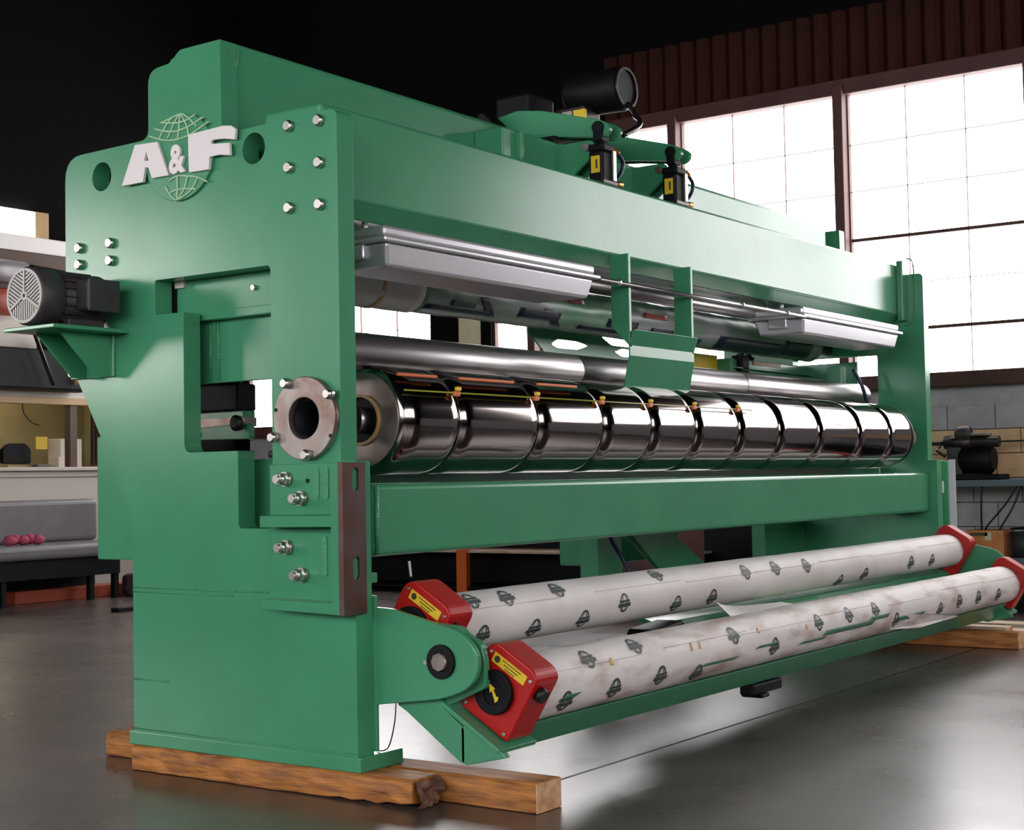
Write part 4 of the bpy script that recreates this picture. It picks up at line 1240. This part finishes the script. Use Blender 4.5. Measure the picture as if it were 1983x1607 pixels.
# ------------------------------------------------------------------ far left: sofa, machine, duct, office things
sf = thing('grey_sofa', (5.3, 8.4, 0), 'long grey vinyl bench seat with padded back below the office window', 'bench seat')
obj('backrest', MB().box(3.6, 6.0, 8.70, 8.85, 0.56, 0.975), SOFA, sf, 0.05, seg=4)
obj('seat', MB().box(3.6, 6.0, 8.25, 8.75, 0.42, 0.56), SOFA, sf, 0.05, seg=4)
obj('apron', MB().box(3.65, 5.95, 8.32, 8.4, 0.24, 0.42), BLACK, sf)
for xx in (4.6, 5.6, 5.9):
    obj('leg', MB().box(xx, xx + 0.05, 8.34, 8.4, 0, 0.42), BLACK, sf)
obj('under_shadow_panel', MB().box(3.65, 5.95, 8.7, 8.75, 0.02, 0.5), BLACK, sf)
rg = MB()
for i in range(5):
    rg.lathe([(0, 0.01), (0.03, 0.045), (0.08, 0.05), (0.13, 0.02)], (4.7 + i * 0.08, 8.45 + 0.03 * (i % 2), 0.607), (1, 0.1 * (i % 3 - 1), 0.12 * (i % 2)), 8)
tag(obj('pink_rag', rg, CLOTH), 'crumpled pink rag lying on the grey bench seat', 'rag')
tag(obj('dark_offcut', MB().box(4.78, 5.25, 6.95, 7.05, 0.0, 0.035), BLACK, None, 0.004), 'dark steel offcut on the floor left of the near frame', 'offcut')
tag(obj('white_lamp_head', MB().lathe([(0, 0.02), (0.03, 0.05), (0.07, 0.03)], (6.2, 8.3, 0.295), (0.0, 0.0, -1), 16), OFFWHITE, None), 'small white lamp head hanging right of the grey bench seat', 'lamp')
tag(obj('tool_bag', MB().box(6.1, 6.5, 8.2, 8.5, 0.0, 0.22), mat('purple_bag', (92, 66, 84), 0.8, rgb2=(30, 26, 34), nscale=9), None, 0.05, ), 'dark purplish bag on the floor right of the grey bench seat', 'bag')

dm = thing('dark_press', (5.5, 8.9, 2.0), 'dark machine with rounded top above the office window', 'machine')
obj('body', MB().box(4.6, 6.1, 8.85, 9.15, 2.06, 2.46), BLACK, dm, 0.02)
obj('round_cap', MB().lathe([(0, 0.12), (0.1, 0.12), (0.16, 0.05)], (5.62, 8.97, 2.44), (0, 0, 1), 20), BLACK, dm)
obj('pale_tube', MB().cyl((5.83, 8.82, 2.12), (5.83, 8.82, 2.40), 0.018, 10), TAPE, dm)
tag(obj('red_tank', MB().cyl((4.4, 8.95, 2.9), (5.36, 8.95, 2.9), 0.13, 24), REDBEAM), 'dull red tank at the left edge, behind the fan motor', 'tank')
tag(obj('grey_duct', MB().lathe([(0, 0.11), (0.9, 0.11)], (4.4, 8.94, 3.22), (1, 0, -0.02), 24), SOFA), 'round grey duct below the white beam at the left edge', 'duct')
tag(obj('grey_duct', MB().lathe([(0, 0.09), (0.5, 0.09)], (5.4, 8.96, 3.21), (1, 0, -0.05), 24), BLACK), 'dark duct section right of the grey round duct', 'duct')
tag(obj('slanting_pole', MB().tube([(5.1, 8.75, 2.9), (5.28, 8.75, 2.6), (5.5, 8.75, 2.1)], 0.022, 8), DARKSTEEL), 'dark pole leaning below the fan motor at the left edge', 'pole')

tag(obj('yellow_note', MB().box(5.86, 6.0, 9.5, 9.52, 1.49, 1.62), YELLOW), 'square yellow note behind the office window post', 'note')
wc = thing('white_carton', (6.25, 9.5, 1.3), 'white computer box standing on the office window sill', 'box')
obj('carton_body', MB().box(6.12, 6.40, 9.45, 9.65, 1.30, 1.60), OFFWHITE, wc, 0.008)
obj('small_box', MB().box(6.06, 6.2, 9.40, 9.50, 1.30, 1.41), OFFWHITE, wc, 0.005)
oc = thing('office_chair', (5.62, 9.55, 1.3), 'black rounded chair back seen through the office window', 'chair')
obj('chair_back', MB().prism(rounded([(5.46, 1.34), (5.80, 1.34), (5.80, 1.49), (5.74, 1.55), (5.52, 1.55), (5.46, 1.49)], 0.03, 3), 9.5, 9.56, 'y'), BLACK, oc, 0.01)
obj('chair_rail', MB().box(5.5, 5.76, 9.48, 9.52, 1.305, 1.325), TAPE, oc)
tag(obj('desk_clutter', MB().box(5.8, 5.98, 9.4, 9.5, 1.30, 1.335), SOFA, None, 0.005), 'small grey item on the office sill beside the chair', 'desk item')
ol = thing('office_lamp', (5.45, 10.4, 1.9), 'warm glowing lamp on the office wall behind the window', 'lamp')
obj('glass', MB().lathe([(0, 0.03), (0.22, 0.035)], (5.6, 10.4, 1.82), (0, 0, 1), 16), LAMP, ol)
obj('cap', MB().cyl((5.6, 10.4, 2.04), (5.6, 10.4, 2.12), 0.05, 16), BROWN, ol)
pl = bpy.data.lights.new('office_light', 'POINT')
pl.energy = 18
pl.color = (1, 0.86, 0.62)
pl.shadow_soft_size = 0.15
plo = bpy.data.objects.new('office_light', pl)
COL.objects.link(plo)
plo.location = (5.9, 10.2, 2.3)
for (x0, x1, lab) in ((4.75, 5.12, 'pale grey curtain at the left side of the office window'), (6.5, 6.75, 'striped curtain at the right side of the office window')):
    c_ = MB()
    n_ = 24
    vs = [[c_.bm.verts.new((x0 + (x1 - x0) * i / n_, 9.42 + 0.02 * math.sin(i * 1.6) + d, z)) for z in (1.32, 1.97)] for d in (0, 0.006) for i in range(n_ + 1)]
    for q in (0, n_ + 1):
        for i in range(n_):
            c_.bm.faces.new((vs[q + i][0], vs[q + i + 1][0], vs[q + i + 1][1], vs[q + i][1]))
    tag(obj('curtain', c_, SOFA if x0 < 5 else BROWN), lab, 'curtain')
tag(obj('hanging_wire', MB().tube(smooth_path([(5.85, 9.7, 2.1), (5.85, 9.7, 1.9), (5.95, 9.7, 1.78), (6.05, 9.7, 1.75)], 5), 0.006, 6), CABLE), 'thin dark wire looping down inside the office window', 'wire')
